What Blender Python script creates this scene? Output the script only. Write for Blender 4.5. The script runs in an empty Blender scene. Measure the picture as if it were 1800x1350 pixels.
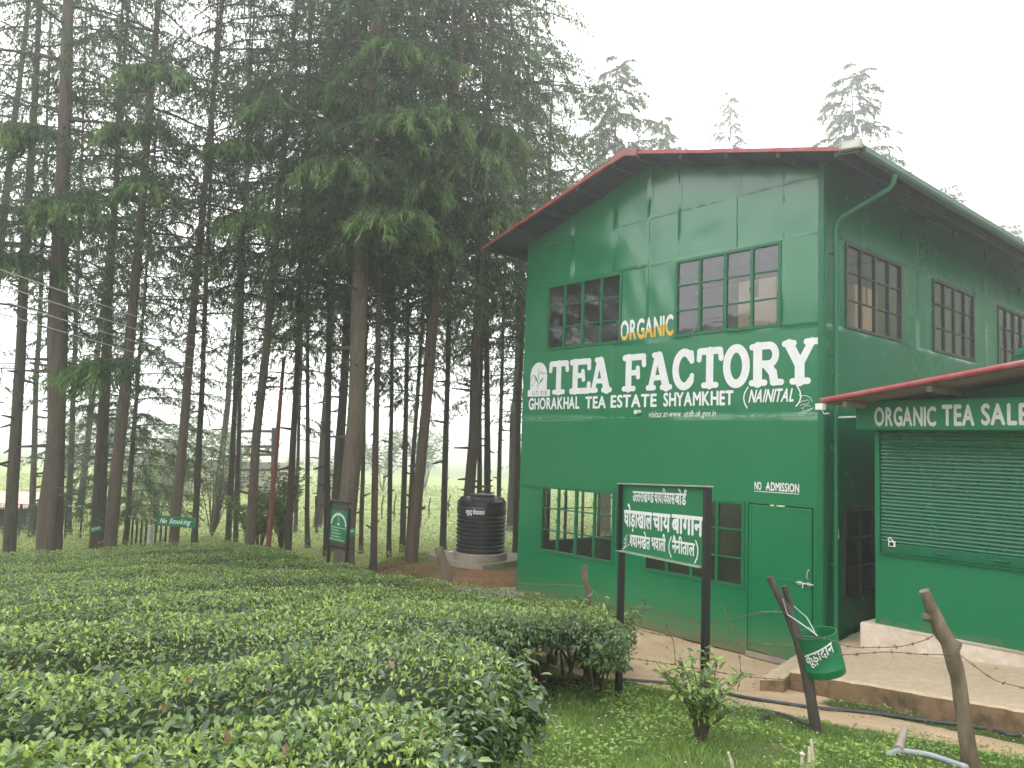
import bpy, bmesh, math, random
import numpy as np
from mathutils import Vector, Matrix, noise as mnoise

random.seed(7)
R = math.radians
scene = bpy.context.scene
COL = scene.collection

# ------------------------------------------------------------------ camera
FPX = 1358.76
PITCH, ROLL, ZC = R(4.65883), R(1.98564), 2.60923
cp, sp, cr, sr = math.cos(PITCH), math.sin(PITCH), math.cos(ROLL), math.sin(ROLL)
FW = np.array([0, cp, sp])
_u0 = np.array([0, -sp, cp]); _r0 = np.array([1., 0, 0])
RT = cr * _r0 + sr * _u0
UP = -sr * _r0 + cr * _u0
CAM = np.array([0, 0, ZC])
cd = bpy.data.cameras.new('camera')
cam = bpy.data.objects.new('camera', cd)
COL.objects.link(cam)
cd.sensor_width = 36.0
cd.lens = FPX / 1800 * 36.0
cd.clip_start = 0.05
cd.clip_end = 2000
cam.matrix_world = Matrix(((RT[0], UP[0], -FW[0], 0), (RT[1], UP[1], -FW[1], 0), (RT[2], UP[2], -FW[2], ZC), (0, 0, 0, 1)))
scene.camera = cam

# ------------------------------------------------------------------ world, sun, exposure
SUN_EL, SUN_AZ = R(46), R(-8)          # ahead of the camera, a little to the right
w = bpy.data.worlds.new('World'); scene.world = w
w.use_nodes = True
nt = w.node_tree
bg = nt.nodes['Background']
sky = nt.nodes.new('ShaderNodeTexSky')
sky.sky_type = 'NISHITA'
sky.sun_disc = False
sky.sun_elevation = SUN_EL
sky.sun_rotation = SUN_AZ
sky.air_density = 1.0
sky.dust_density = 6.0
hs = nt.nodes.new('ShaderNodeHueSaturation'); hs.inputs['Saturation'].default_value = 0.12
mx = nt.nodes.new('ShaderNodeMixRGB'); mx.inputs['Fac'].default_value = 0.72
mx.inputs['Color2'].default_value = (11.5, 11.6, 11.8, 1)      # even cloud deck
nt.links.new(sky.outputs[0], hs.inputs['Color'])
nt.links.new(hs.outputs[0], mx.inputs['Color1'])
nt.links.new(mx.outputs[0], bg.inputs['Color'])
bg.inputs['Strength'].default_value = 0.15
sl = bpy.data.lights.new('sun', 'SUN')
sl.energy = 3.0; sl.angle = R(25); sl.color = (1.0, 0.985, 0.96)
so = bpy.data.objects.new('sun', sl); COL.objects.link(so)
sdir = Vector((math.sin(SUN_AZ) * math.cos(SUN_EL), math.cos(SUN_AZ) * math.cos(SUN_EL), math.sin(SUN_EL)))
so.rotation_euler = sdir.to_track_quat('Z', 'Y').to_euler()
scene.view_settings.view_transform = 'Standard'
scene.view_settings.look = 'None'
scene.view_settings.gamma = 1
scene.view_settings.use_curve_mapping = False
scene.view_settings.exposure = 0.92
cy = scene.cycles
cy.use_denoising = True
cy.max_bounces = 8; cy.diffuse_bounces = 3; cy.glossy_bounces = 3; cy.transparent_max_bounces = 12
cy.transmission_bounces = 3; cy.volume_bounces = 1
cy.sample_clamp_indirect = 8
HAZE_DENSITY = 0.0038
HAZE_G = 0.55

# ------------------------------------------------------------------ pixel / terrain helpers (photo pixels, 1800 wide)
def ray(x, y):
    return FW + (x - 900) / FPX * RT - (y - 675) / FPX * UP
def at(x, y, depth):
    v = ray(x, y); return CAM + v * (depth / v[1])
def on_plane(x, y, P, n):
    d = ray(x, y); t = np.dot(np.array(P) - CAM, n) / np.dot(d, n); return CAM + t * d

TH = R(40.56995)
OX, OY = 3.874924, 9.607904
FD = np.array([math.sin(TH), -math.cos(TH), 0]); SD = np.array([math.cos(TH), math.sin(TH), 0])
ROTZ = math.atan2(FD[1], FD[0])
def fac(u, s, z=0.0):                       # factory frame -> world
    return np.array([OX, OY, 0]) + FD * u + SD * s + np.array([0, 0, z])
def to_fac(X, Y):
    dx = X - OX; dy = Y - OY
    return dx * FD[0] + dy * FD[1], dx * SD[0] + dy * SD[1]

TP = [(0, 0, 1.0), (-3, 0, 1.0), (-6, 0, 1.0), (3, 0, .95), (7, 0, .9), (0, -6, 1.35), (-10, -6, 1.3), (8, -6, 1.2), (-12, 2, .9),
      (.2, 4.3, .87), (1.3, 4.8, .8), (2.3, 5.75, .62), (3.05, 5.2, .63), (1.05, 7.2, .4), (1.51, 6, .58), (2.73, 8.3, .08), (4.6, 7, .2),
      (7, 5, .42), (9, 6, .45), (-2, 4, .85), (-2, 7, .5), (-5, 4, .8), (-5, 8, .4), (-5, 12, 0), (-9, 10, .2), (-9, 14, -.2), (-2, 10, .17),
      (-1, 9.3, .14), (.5, 8.6, .12), (1.2, 9.2, 0), (2, 10, 0), (0, 11, 0), (-.5, 12.3, 0), (.2, 13.9, 0), (2, 12, 0), (3.87, 9.6, 0), (6, 8.4, .1), (8, 14, 0), (11, 10, .2), (4, 18, 0),
      (-8, 15, -.2), (-4, 15, -.02), (-1.8, 14.5, .08), (-3, 20, -.35), (-10, 20, -.4), (0, 20, -.2), (0, 30, -.5), (-20, 30, -.6),
      (20, 30, -.3), (-20, 60, -.6), (20, 60, -.6), (0, 60, -.6), (-20, 10, .1), (-25, 0, .8), (20, 0, .9), (25, 15, .3),
      (-200, 0, -.5), (200, 0, -.5), (0, 200, -1), (-200, 200, -1), (200, 200, -1), (0, -200, .5), (-200, -200, .5), (200, -200, .5)]
TP = np.array(TP, float)
def _phi(r2):
    return np.where(r2 > 1e-12, 0.5 * r2 * np.log(np.maximum(r2, 1e-12)), 0)
def _fit():
    n = len(TP); S = TP[:, :2] / 20
    r2 = ((S[:, None] - S[None]) ** 2).sum(-1)
    A = np.zeros((n + 3, n + 3)); A[:n, :n] = _phi(r2) + np.eye(n) * .004
    A[:n, n] = 1; A[:n, n + 1:] = S; A[n, :n] = 1; A[n + 1:, :n] = S.T
    b = np.zeros(n + 3); b[:n] = TP[:, 2]
    return np.linalg.solve(A, b), S
TW, TS = _fit()
TANK = (-.52, 15.7)
SLABZ = .36
def smooth(a, b, x):
    t = np.clip((x - a) / (b - a), 0, 1); return t * t * (3 - 2 * t)
def terrain(x, y):
    x = np.asarray(x, float); y = np.asarray(y, float)
    q = np.stack([x / 20, y / 20], -1)
    r2 = ((q[..., None, :] - TS) ** 2).sum(-1)
    z = _phi(r2) @ TW[:-3] + TW[-3] + q @ TW[-2:]
    d = np.sqrt(((x - TANK[0]) / 1.25) ** 2 + ((y - TANK[1] - .35)) ** 2)
    k = 1 - smooth(1.15, 2.2, d)
    z = np.maximum(z, z * (1 - k) + (SLABZ - .10) * k)
    z = np.clip(z, -1.2, 2.0)
    return z
def tz(x, y): return float(terrain(x, y))
def hit(px, py, h=0.0):
    v = ray(px, py)
    t = 1.2; prev = t
    while t < 400:
        P = CAM + v * t
        if P[2] < tz(P[0], P[1]) + h:
            a, b = prev, t
            for _ in range(18):
                m = (a + b) / 2; P = CAM + v * m
                if P[2] < tz(P[0], P[1]) + h: b = m
                else: a = m
            return CAM + v * b
        prev = t; t *= 1.05
    return CAM + v * 400

# ------------------------------------------------------------------ object helpers
def tag(o, label=None, cat=None, group=None, kind=None):
    if label: o['label'] = label
    if cat: o['category'] = cat
    if group: o['group'] = group
    if kind: o['kind'] = kind
    return o
def empty(name, loc, rz=0, label=None, cat=None, group=None):
    o = bpy.data.objects.new(name, None); COL.objects.link(o)
    o.empty_display_size = .2
    o.location = Vector(loc); o.rotation_euler = (0, 0, rz)
    return tag(o, label, cat, group)
def link(name, me, parent=None):
    o = bpy.data.objects.new(name, me); COL.objects.link(o)
    if parent is not None: o.parent = parent
    return o
class MB:
    def __init__(s): s.v = []; s.f = []; s.mi = []; s.m = 0
    def add(s, vs, fs):
        b = len(s.v); s.v += [tuple(map(float, p)) for p in vs]
        s.f += [tuple(b + i for i in f) for f in fs]; s.mi += [s.m] * len(fs)
    def box(s, x0, x1, y0, y1, z0, z1):
        s.add([(x0, y0, z0), (x1, y0, z0), (x1, y1, z0), (x0, y1, z0), (x0, y0, z1), (x1, y0, z1), (x1, y1, z1), (x0, y1, z1)],
              [(0, 3, 2, 1), (4, 5, 6, 7), (0, 1, 5, 4), (1, 2, 6, 5), (2, 3, 7, 6), (3, 0, 4, 7)])
    def tube(s, pts, rad, n=8, cap=True, flat=1.0):
        pts = [Vector(p) for p in pts]
        if not hasattr(rad, '__len__'): rad = [rad] * len(pts)
        vs = []; fs = []
        prev = None
        for i, p in enumerate(pts):
            t = (pts[min(i + 1, len(pts) - 1)] - pts[max(i - 1, 0)]).normalized()
            if prev is None:
                a = Vector((0, 0, 1)) if abs(t.z) < .9 else Vector((1, 0, 0))
                x = t.cross(a).normalized()
            else:
                x = (prev - t * prev.dot(t)).normalized()
            prev = x
            y = t.cross(x)
            for k in range(n):
                an = 2 * math.pi * k / n
                vs.append(p + x * math.cos(an) * rad[i] + y * math.sin(an) * rad[i] * flat)
        for i in range(len(pts) - 1):
            for k in range(n):
                fs.append((i * n + k, i * n + (k + 1) % n, (i + 1) * n + (k + 1) % n, (i + 1) * n + k))
        if cap:
            fs.append(tuple(range(n - 1, -1, -1))); fs.append(tuple((len(pts) - 1) * n + k for k in range(n)))
        s.add(vs, fs)
    def lathe(s, prof, n=40, c=(0, 0, 0)):
        vs = []; fs = []
        for r, z in prof:
            for k in range(n):
                a = 2 * math.pi * k / n
                vs.append((c[0] + r * math.cos(a), c[1] + r * math.sin(a), c[2] + z))
        for i in range(len(prof) - 1):
            for k in range(n):
                fs.append((i * n + k, i * n + (k + 1) % n, (i + 1) * n + (k + 1) % n, (i + 1) * n + k))
        s.add(vs, fs)
    def prism(s, poly, z0, z1):             # poly of (x,y), z0/z1 numbers or functions
        n = len(poly)
        g0 = z0 if callable(z0) else (lambda x, y: z0)
        g1 = z1 if callable(z1) else (lambda x, y: z1)
        vs = [(x, y, g0(x, y)) for x, y in poly] + [(x, y, g1(x, y)) for x, y in poly]
        fs = [tuple(range(n - 1, -1, -1)), tuple(range(n, 2 * n))] + [(i, (i + 1) % n, n + (i + 1) % n, n + i) for i in range(n)]
        s.add(vs, fs)
    def build(s, name, mats, parent=None, smooth=False, bevel=0, auto=None, recalc=True):
        me = bpy.data.meshes.new(name)
        me.from_pydata(s.v, [], s.f)
        if not isinstance(mats, (list, tuple)): mats = [mats]
        for m in mats: me.materials.append(m)
        me.polygons.foreach_set('material_index', s.mi)
        if smooth or auto: me.polygons.foreach_set('use_smooth', [True] * len(s.f))
        bm = bmesh.new(); bm.from_mesh(me)
        if auto is not None:
            for e in bm.edges:
                if len(e.link_faces) == 2 and e.calc_face_angle(0) > auto: e.smooth = False
        if bevel:
            bmesh.ops.remove_doubles(bm, verts=bm.verts, dist=1e-5)
            bmesh.ops.bevel(bm, geom=[e for e in bm.edges if len(e.link_faces) == 2 and e.calc_face_angle(0) > .6], offset=bevel, segments=2, affect='EDGES', profile=.6)
        if recalc: bmesh.ops.recalc_face_normals(bm, faces=bm.faces)
        bm.to_mesh(me); bm.free()
        me.update()
        return link(name, me, parent)
def np_mesh(name, V, F, mats, parent=None, tint=None, smooth=False, mi=None, lnk=True):
    V = np.ascontiguousarray(V, np.float32); F = np.ascontiguousarray(F, np.int32)
    me = bpy.data.meshes.new(name)
    k = F.shape[1]
    me.vertices.add(len(V)); me.vertices.foreach_set('co', V.ravel())
    me.loops.add(F.size); me.loops.foreach_set('vertex_index', F.ravel())
    me.polygons.add(len(F)); me.polygons.foreach_set('loop_start', np.arange(len(F), dtype=np.int32) * k)
    try: me.polygons.foreach_set('loop_total', np.full(len(F), k, np.int32))
    except Exception: pass
    if not isinstance(mats, (list, tuple)): mats = [mats]
    for m in mats: me.materials.append(m)
    if mi is not None: me.polygons.foreach_set('material_index', np.ascontiguousarray(mi, np.int32))
    if smooth: me.polygons.foreach_set('use_smooth', np.ones(len(F), bool))
    me.update(calc_edges=True); me.validate()
    if tint is not None:
        a = me.attributes.new('tint', 'FLOAT', 'POINT'); a.data.foreach_set('value', np.ascontiguousarray(tint, np.float32))
    return link(name, me, parent) if lnk else me

# ------------------------------------------------------------------ materials
class NT:
    def __init__(s, name):
        s.m = bpy.data.materials.new(name); s.m.use_nodes = True
        s.t = s.m.node_tree; s.p = s.t.nodes['Principled BSDF']; s.out = s.t.nodes['Material Output']
        s.tc = None
    def n(s, typ, **kw):
        nd = s.t.nodes.new(typ)
        for k, v in kw.items():
            if k in nd.inputs: nd.inputs[k].default_value = v
            else: setattr(nd, k, v)
        return nd
    def l(s, a, b): s.t.links.new(a, b)
    def co(s, scale=(1, 1, 1), world=False):
        mp = s.n('ShaderNodeMapping'); mp.inputs['Scale'].default_value = scale
        if world:
            g = s.n('ShaderNodeNewGeometry'); s.l(g.outputs['Position'], mp.inputs['Vector'])
        else:
            if s.tc is None: s.tc = s.n('ShaderNodeTexCoord')
            s.l(s.tc.outputs['Object'], mp.inputs['Vector'])
        return mp.outputs[0]
    def noise(s, scale, detail=4, rough=.55, vec=None, world=False, stretch=(1, 1, 1)):
        nd = s.n('ShaderNodeTexNoise', Scale=scale, Detail=detail, Roughness=rough)
        s.l(vec if vec is not None else s.co(stretch, world), nd.inputs['Vector']); return nd.outputs['Fac']
    def ramp(s, fac, stops):
        r = s.n('ShaderNodeValToRGB'); e = r.color_ramp.elements
        while len(e) < len(stops): e.new(.5)
        for i, (p, c) in enumerate(stops):
            e[i].position = p; e[i].color = (*c, 1) if len(c) == 3 else c
        s.l(fac, r.inputs[0]); return r.outputs[0]
    def mix(s, fac, a, b, blend='MIX'):
        m = s.n('ShaderNodeMixRGB', blend_type=blend)
        for k, v in (('Fac', fac), ('Color1', a), ('Color2', b)):
            if hasattr(v, 'node'): s.l(v, m.inputs[k])
            elif k == 'Fac': m.inputs[k].default_value = v
            else: m.inputs[k].default_value = (*v, 1)
        return m.outputs[0]
    def attr(s, name):
        a = s.n('ShaderNodeAttribute', attribute_name=name); return a.outputs['Fac']
    def rand(s):
        return s.n('ShaderNodeObjectInfo').outputs['Random']
    def bump(s, h, strength=.3, dist=.02):
        b = s.n('ShaderNodeBump', Strength=strength, Distance=dist); s.l(h, b.inputs['Height']); s.l(b.outputs[0], s.p.inputs['Normal']); return b
    def base(s, c):
        if hasattr(c, 'node'): s.l(c, s.p.inputs['Base Color'])
        else: s.p.inputs['Base Color'].default_value = (*c, 1)
    def rough(s, v):
        if hasattr(v, 'node'): s.l(v, s.p.inputs['Roughness'])
        else: s.p.inputs['Roughness'].default_value = v
    def spec(s, v): s.p.inputs['Specular IOR Level'].default_value = v

def plain(name, col, rough=.6, metal=0, var=.25, scale=6, bump=.0, spec=.5):
    t = NT(name)
    f = t.noise(scale, 5)
    dark = tuple(c * (1 - var) for c in col); lite = tuple(min(1, c * (1 + var)) for c in col)
    t.base(t.ramp(f, [(.3, dark), (.7, lite)]))
    t.rough(rough); t.spec(spec)
    t.p.inputs['Metallic'].default_value = metal
    if bump: t.bump(t.noise(scale * 6, 4), bump, .01)
    return t.m

def paint(name, col, rough=.28, dirt=.05, coat=.0, dirtcol=(.05, .13, .075), spec=.45):
    t = NT(name)
    f1 = t.noise(.9, 5, .55); f2 = t.noise(5, 6, .7, stretch=(1, 1, .22))
    c = t.mix(t.ramp(f1, [(.2, (0, 0, 0)), (.8, (1, 1, 1))]), tuple(x * .90 for x in col), tuple(x * 1.10 for x in col))
    c = t.mix(t.ramp(f2, [(.45, (0, 0, 0)), (.95, (dirt * 2,) * 3)]), c, dirtcol)
    f3 = t.noise(55, 3, .6)
    c = t.mix(t.ramp(f3, [(.74, (0, 0, 0)), (.80, (dirt * 1.4,) * 3)]), c, dirtcol)
    t.base(c); t.spec(spec)
    t.rough(t.ramp(t.noise(2.1, 5), [(.25, (rough * .8,) * 3), (.8, (min(1, rough * 1.3),) * 3)]))
    t.p.inputs['Coat Weight'].default_value = coat
    t.p.inputs['Coat Roughness'].default_value = rough * .6
    t.bump(t.noise(26, 4), .04, .004)
    return t.m

def weather(m, h=.32):
    t = NT.__new__(NT); t.m = m; t.t = m.node_tree; t.p = t.t.nodes['Principled BSDF']; t.out = t.t.nodes['Material Output']; t.tc = None
    src = t.p.inputs['Base Color'].links[0].from_socket
    sep = t.n('ShaderNodeSeparateXYZ'); t.l(t.co(), sep.inputs[0])
    a = t.n('ShaderNodeMath', operation='MULTIPLY_ADD'); t.l(t.noise(6, 6, .7), a.inputs[0]); a.inputs[1].default_value = .55; t.l(sep.outputs['Z'], a.inputs[2])
    k = t.ramp(a.outputs[0], [(.22, (.75,) * 3), (h + .14, (.22,) * 3), (h + .34, (0, 0, 0))])
    c = t.mix(k, src, (.20, .13, .07))
    st = t.noise(16, 5, .75, stretch=(1, 1, .05)); c = t.mix(t.ramp(st, [(.62, (0, 0, 0)), (.78, (.20,) * 3)]), c, (.03, .10, .055))
    sc = t.noise(4.5, 8, .8); c = t.mix(t.ramp(sc, [(.66, (0, 0, 0)), (.72, (.28,) * 3)]), c, (.10, .24, .13))
    t.l(c, t.p.inputs['Base Color']); return m
M = {}
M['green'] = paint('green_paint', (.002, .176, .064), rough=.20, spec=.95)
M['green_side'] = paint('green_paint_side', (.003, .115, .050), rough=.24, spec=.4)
weather(M['green']); M['green_trim'] = paint('green_trim_paint', (.005, .135, .055), rough=.35)
M['green_shop'] = paint('green_shop_paint', (.004, .17, .066), rough=.42, spec=.35)
weather(M['green_shop'], .9)
M['shutter'] = paint('shutter_paint', (.008, .135, .062), rough=.26, dirt=.04, spec=.6)
M['green_board'] = paint('signboard_paint', (.010, .175, .066), rough=.45, spec=.35)
M['soffit'] = paint('roof_sheet_underside', (.012, .026, .024), rough=.5, dirt=.2)
M['red'] = paint('red_roof_paint', (.36, .045, .05), rough=.4, coat=.1, dirt=.45, dirtcol=(.42, .24, .22))
M['ridge_red'] = paint('faded_red_sheet', (.32, .10, .09), rough=.5, coat=.05, dirt=.5, dirtcol=(.4, .27, .24))
M['white_paint'] = plain('white_lettering_paint', (.80, .79, .80), .5, var=.06, scale=9)
M['white_paint_dull'] = plain('dull_white_lettering_paint', (.62, .63, .62), .5, var=.12, scale=9)
M['yellow_paint'] = plain('yellow_lettering_paint', (.78, .46, .06), .5, var=.08)
M['black_line'] = plain('black_brush_line', (.025, .03, .03), .6)
M['leaf_paint'] = plain('leaf_green_brush_paint', (.02, .25, .12), .5)
M['black_metal'] = plain('black_painted_steel', (.012, .012, .013), .42, var=.4, scale=20, bump=.05)
M['frame_dark'] = plain('dark_window_bar', (.035, .04, .035), .5)
M['grey_metal'] = plain('grey_galvanised_metal', (.33, .34, .35), .4, metal=.6, scale=14)
M['wire'] = plain('rusty_wire', (.16, .10, .07), .8, var=.4, scale=30)
M['bright_wire'] = plain('bright_tie_wire', (.5, .5, .5), .35, metal=.7)
M['power_wire'] = plain('grey_power_line', (.45, .45, .46), .5)
M['pvc_grey'] = plain('grey_pvc_pipe', (.30, .32, .35), .45, var=.15)
M['hose'] = plain('black_hose', (.05, .055, .065), .45, var=.5, scale=12)
M['white_plastic'] = plain('white_plastic', (.8, .8, .78), .4, var=.08)
M['brass'] = plain('worn_steel_bolt', (.5, .55, .5), .35, metal=.6)
M['card'] = plain('brown_cardboard', (.78, .58, .34), .8, var=.10, scale=2.5)
M['lining'] = plain('light_green_wall_lining', (.24, .60, .06), .6, var=.12, scale=1.5)
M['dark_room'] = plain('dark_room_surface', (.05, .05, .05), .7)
M['redpole'] = plain('rust_red_pole_paint', (.20, .055, .035), .6, var=.25)
M['wood_ply'] = plain('plywood_underside', (.17, .13, .09), .75, var=.2, scale=3)
M['stick'] = plain('dry_split_stick', (.55, .46, .36), .8, var=.3, scale=25)
M['corroof'] = plain('weathered_red_roofing', (.30, .11, .085), .7, var=.25, scale=3)
M['shed_dark'] = plain('dark_shed_boards', (.03, .03, .03), .8)

def tank_mat():
    t = NT('black_polythene')
    t.base(t.ramp(t.noise(5, 5), [(.35, (.010, .010, .011)), (.75, (.028, .028, .029))]))
    t.rough(t.ramp(t.noise(9, 5), [(.3, (.30,) * 3), (.7, (.5,) * 3)]))
    return t.m
M['tank'] = tank_mat()

def bark_mat(name, c0, c1, c2):
    t = NT(name)
    st = t.co((1, 1, .28))
    v = t.n('ShaderNodeTexVoronoi', Scale=16.0); t.l(st, v.inputs['Vector'])
    n1 = t.noise(9, 6, .65, vec=st)
    n2 = t.noise(1.1, 4)
    c = t.mix(t.ramp(n1, [(.3, (0, 0, 0)), (.7, (1, 1, 1))]), c0, c1)
    c = t.mix(t.ramp(n2, [(.45, (0, 0, 0)), (.7, (.75,) * 3)]), c, c2)
    c = t.mix(t.ramp(t.rand(), [(0, (0, 0, 0)), (1, (.55,) * 3)]), c, (c0[0] * .75, c0[1] * .75, c0[2] * .78))
    t.base(c); t.rough(.92); t.spec(.2)
    h = t.mix(.5, n1, v.outputs['Distance'])
    t.bump(h, .9, .04)
    return t.m
M['bark'] = bark_mat('cedar_bark', (.050, .040, .031), (.175, .140, .105), (.15, .14, .105))
M['bark_pale'] = bark_mat('pale_cedar_bark', (.085, .064, .048), (.255, .200, .150), (.21, .19, .145))
M['post_wood'] = bark_mat('weathered_post_wood', (.075, .055, .036), (.33, .26, .18), (.20, .15, .09))
M['post_dark'] = bark_mat('dark_post_wood', (.06, .05, .042), (.15, .125, .105), (.10, .085, .07))
M['stem'] = bark_mat('tea_stem_bark', (.09, .06, .04), (.22, .15, .10), (.14, .11, .08))

def leaf_mat(name, stops, rough=.5, trans=.35, spec=.4, tcol=(.20, .30, .05)):
    t = NT(name)
    a = t.attr('tint')
    c = t.ramp(a, stops)
    t.base(c); t.rough(rough); t.spec(spec)
    tr = t.n('ShaderNodeBsdfTranslucent')
    t.l(t.mix(.45, c, tcol), tr.inputs['Color'])
    mxs = t.n('ShaderNodeMixShader'); mxs.inputs[0].default_value = trans
    t.l(t.p.outputs[0], mxs.inputs[1]); t.l(tr.outputs[0], mxs.inputs[2])
    t.l(mxs.outputs[0], t.out.inputs['Surface'])
    return t.m
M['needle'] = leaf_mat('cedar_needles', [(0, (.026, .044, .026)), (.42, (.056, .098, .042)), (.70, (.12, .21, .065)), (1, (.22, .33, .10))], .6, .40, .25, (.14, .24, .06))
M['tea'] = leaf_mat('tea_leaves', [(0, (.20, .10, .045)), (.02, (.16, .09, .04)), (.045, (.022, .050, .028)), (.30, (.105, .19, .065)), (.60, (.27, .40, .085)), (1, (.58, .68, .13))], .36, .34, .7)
M['grassm'] = leaf_mat('grass_blades', [(0, (.085, .15, .035)), (.5, (.18, .30, .065)), (.85, (.29, .44, .09)), (1, (.46, .48, .20))], .55, .35, .3)
M['fieldm'] = leaf_mat('young_tea_leaves', [(0, (.06, .10, .025)), (.5, (.20, .27, .05)), (1, (.42, .46, .08))], .5, .3, .3)
M['shrubm'] = leaf_mat('shrub_leaves', [(0, (.03, .06, .025)), (.5, (.07, .13, .035)), (1, (.18, .25, .06))], .5, .35, .35)
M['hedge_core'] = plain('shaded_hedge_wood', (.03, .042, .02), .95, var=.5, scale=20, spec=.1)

def concrete(name, col, stain=(.16, .11, .07), amt=.6, sc=1.6):
    t = NT(name)
    f = t.noise(sc, 7, .65); g = t.noise(14, 6, .6); k = t.noise(60, 3, .6)
    c = t.mix(t.ramp(g, [(.3, (0, 0, 0)), (.75, (1, 1, 1))]), tuple(x * .82 for x in col), tuple(min(1, x * 1.1) for x in col))
    c = t.mix(t.ramp(f, [(.46, (0, 0, 0)), (.72, (amt,) * 3)]), c, stain)
    c = t.mix(t.ramp(k, [(.66, (0, 0, 0)), (.78, (.4,) * 3)]), c, tuple(x * .5 for x in col))
    t.base(c); t.rough(.9); t.spec(.25); t.bump(t.mix(.5, g, k), .25, .01)
    return t.m
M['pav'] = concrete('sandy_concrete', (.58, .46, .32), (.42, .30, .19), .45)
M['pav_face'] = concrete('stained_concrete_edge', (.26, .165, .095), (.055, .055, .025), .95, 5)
M['plinth'] = concrete('pinkish_plaster', (.70, .60, .49), (.42, .29, .20), .75, 2.2)
M['slab'] = concrete('grey_concrete', (.33, .29, .24), (.20, .15, .09), .7, 2)

def glass_mat():
    t = NT('window_glass')
    g = t.n('ShaderNodeBsdfGlossy'); g.inputs['Roughness'].default_value = .03
    g.inputs['Color'].default_value = (.9, .9, .92, 1)
    tr = t.n('ShaderNodeBsdfTransparent'); tr.inputs['Color'].default_value = (.86, .88, .86, 1)
    b = t.n('ShaderNodeBump', Strength=.12, Distance=.01); t.l(t.noise(5, 2), b.inputs['Height']); t.l(b.outputs[0], g.inputs['Normal'])
    fr = t.n('ShaderNodeFresnel', IOR=1.55)
    ad = t.n('ShaderNodeMath', operation='MULTIPLY_ADD'); ad.inputs[1].default_value = 1.0; ad.inputs[2].default_value = .055
    t.l(fr.outputs[0], ad.inputs[0])
    dif = t.n('ShaderNodeBsdfDiffuse'); dif.inputs['Color'].default_value = (.35, .34, .32, 1)
    m0 = t.n('ShaderNodeMixShader'); t.l(t.ramp(t.noise(3, 6, .7), [(.3, (.03,) * 3), (.8, (.10,) * 3)]), m0.inputs[0])
    t.l(tr.outputs[0], m0.inputs[1]); t.l(dif.outputs[0], m0.inputs[2])
    m = t.n('ShaderNodeMixShader'); t.l(ad.outputs[0], m.inputs[0]); t.l(m0.outputs[0], m.inputs[1]); t.l(g.outputs[0], m.inputs[2])
    t.l(m.outputs[0], t.out.inputs['Surface'])
    return t.m
M['glass'] = glass_mat()

# ------------------------------------------------------------------ lettering
_gc = {}
def glyph(ch, bold=0.02):
    k = (ch, bold)
    if k not in _gc:
        c = bpy.data.curves.new('glyph', 'FONT'); c.body = ch; c.resolution_u = 3
        o = bpy.data.objects.new('glyph', c); COL.objects.link(o)
        bpy.context.view_layer.update()
        dg = bpy.context.evaluated_depsgraph_get()
        me = bpy.data.meshes.new_from_object(o.evaluated_get(dg))
        V = np.array([v.co[:2] for v in me.vertices]).reshape(-1, 2); F = [tuple(p.vertices) for p in me.polygons]
        bpy.data.objects.remove(o); bpy.data.curves.remove(c); bpy.data.meshes.remove(me)
        _gc[k] = (V, F)
    return _gc[k]
def clip_x(V, F, xmax):
    bm = bmesh.new()
    vs = [bm.verts.new((p[0], p[1], 0)) for p in V]
    for f in F:
        try: bm.faces.new([vs[i] for i in f])
        except ValueError: pass
    bmesh.ops.bisect_plane(bm, geom=bm.verts[:] + bm.edges[:] + bm.faces[:], plane_co=(xmax, 0, 0), plane_no=(1, 0, 0), clear_outer=True)
    bm.verts.index_update()
    V2 = np.array([v.co[:2] for v in bm.verts]).reshape(-1, 2); F2 = [tuple(v.index for v in f.verts) for f in bm.faces]
    bm.free(); return V2, F2
def ribbon(pts, wd, closed=False, n=7):     # stroke with round ends, as separate quads + end discs merged in one outline strip
    pts = [np.array(p, float) for p in pts]
    V = []; F = []
    L = []; Rr = []
    m = len(pts)
    for i, p in enumerate(pts):
        a = pts[i - 1] if (i > 0 or closed) else None
        b = pts[(i + 1) % m] if (i < m - 1 or closed) else None
        d1 = (p - a) / (np.linalg.norm(p - a) + 1e-9) if a is not None else None
        d2 = (b - p) / (np.linalg.norm(b - p) + 1e-9) if b is not None else None
        if d1 is None: d = d2; k = 1
        elif d2 is None: d = d1; k = 1
        else:
            d = d1 + d2; ln = np.linalg.norm(d); d = d / (ln + 1e-9); k = min(1.6, 1 / max(.3, ln / 2))
        nn = np.array([-d[1], d[0]]) * wd / 2 * k
        L.append(p + nn); Rr.append(p - nn)
    V = L + Rr
    for i in range(m - 1 if not closed else m):
        j = (i + 1) % m
        F.append((m + i, m + j, j, i))
    if not closed:
        for e, s0 in ((0, -1), (m - 1, 1)):
            q = pts[1] - pts[0] if e == 0 else pts[-1] - pts[-2]
            q = q / (np.linalg.norm(q) + 1e-9) * s0
            nn = L[e] - pts[e]
            b = len(V); arc = [e]
            for k in range(1, n):
                an = math.pi * k / n
                V.append(pts[e] + nn * math.cos(an) + q * np.linalg.norm(nn) * math.sin(an)); arc.append(len(V) - 1)
            arc.append(m + e)
            F.append(tuple(arc))
    return np.array(V), F
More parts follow.
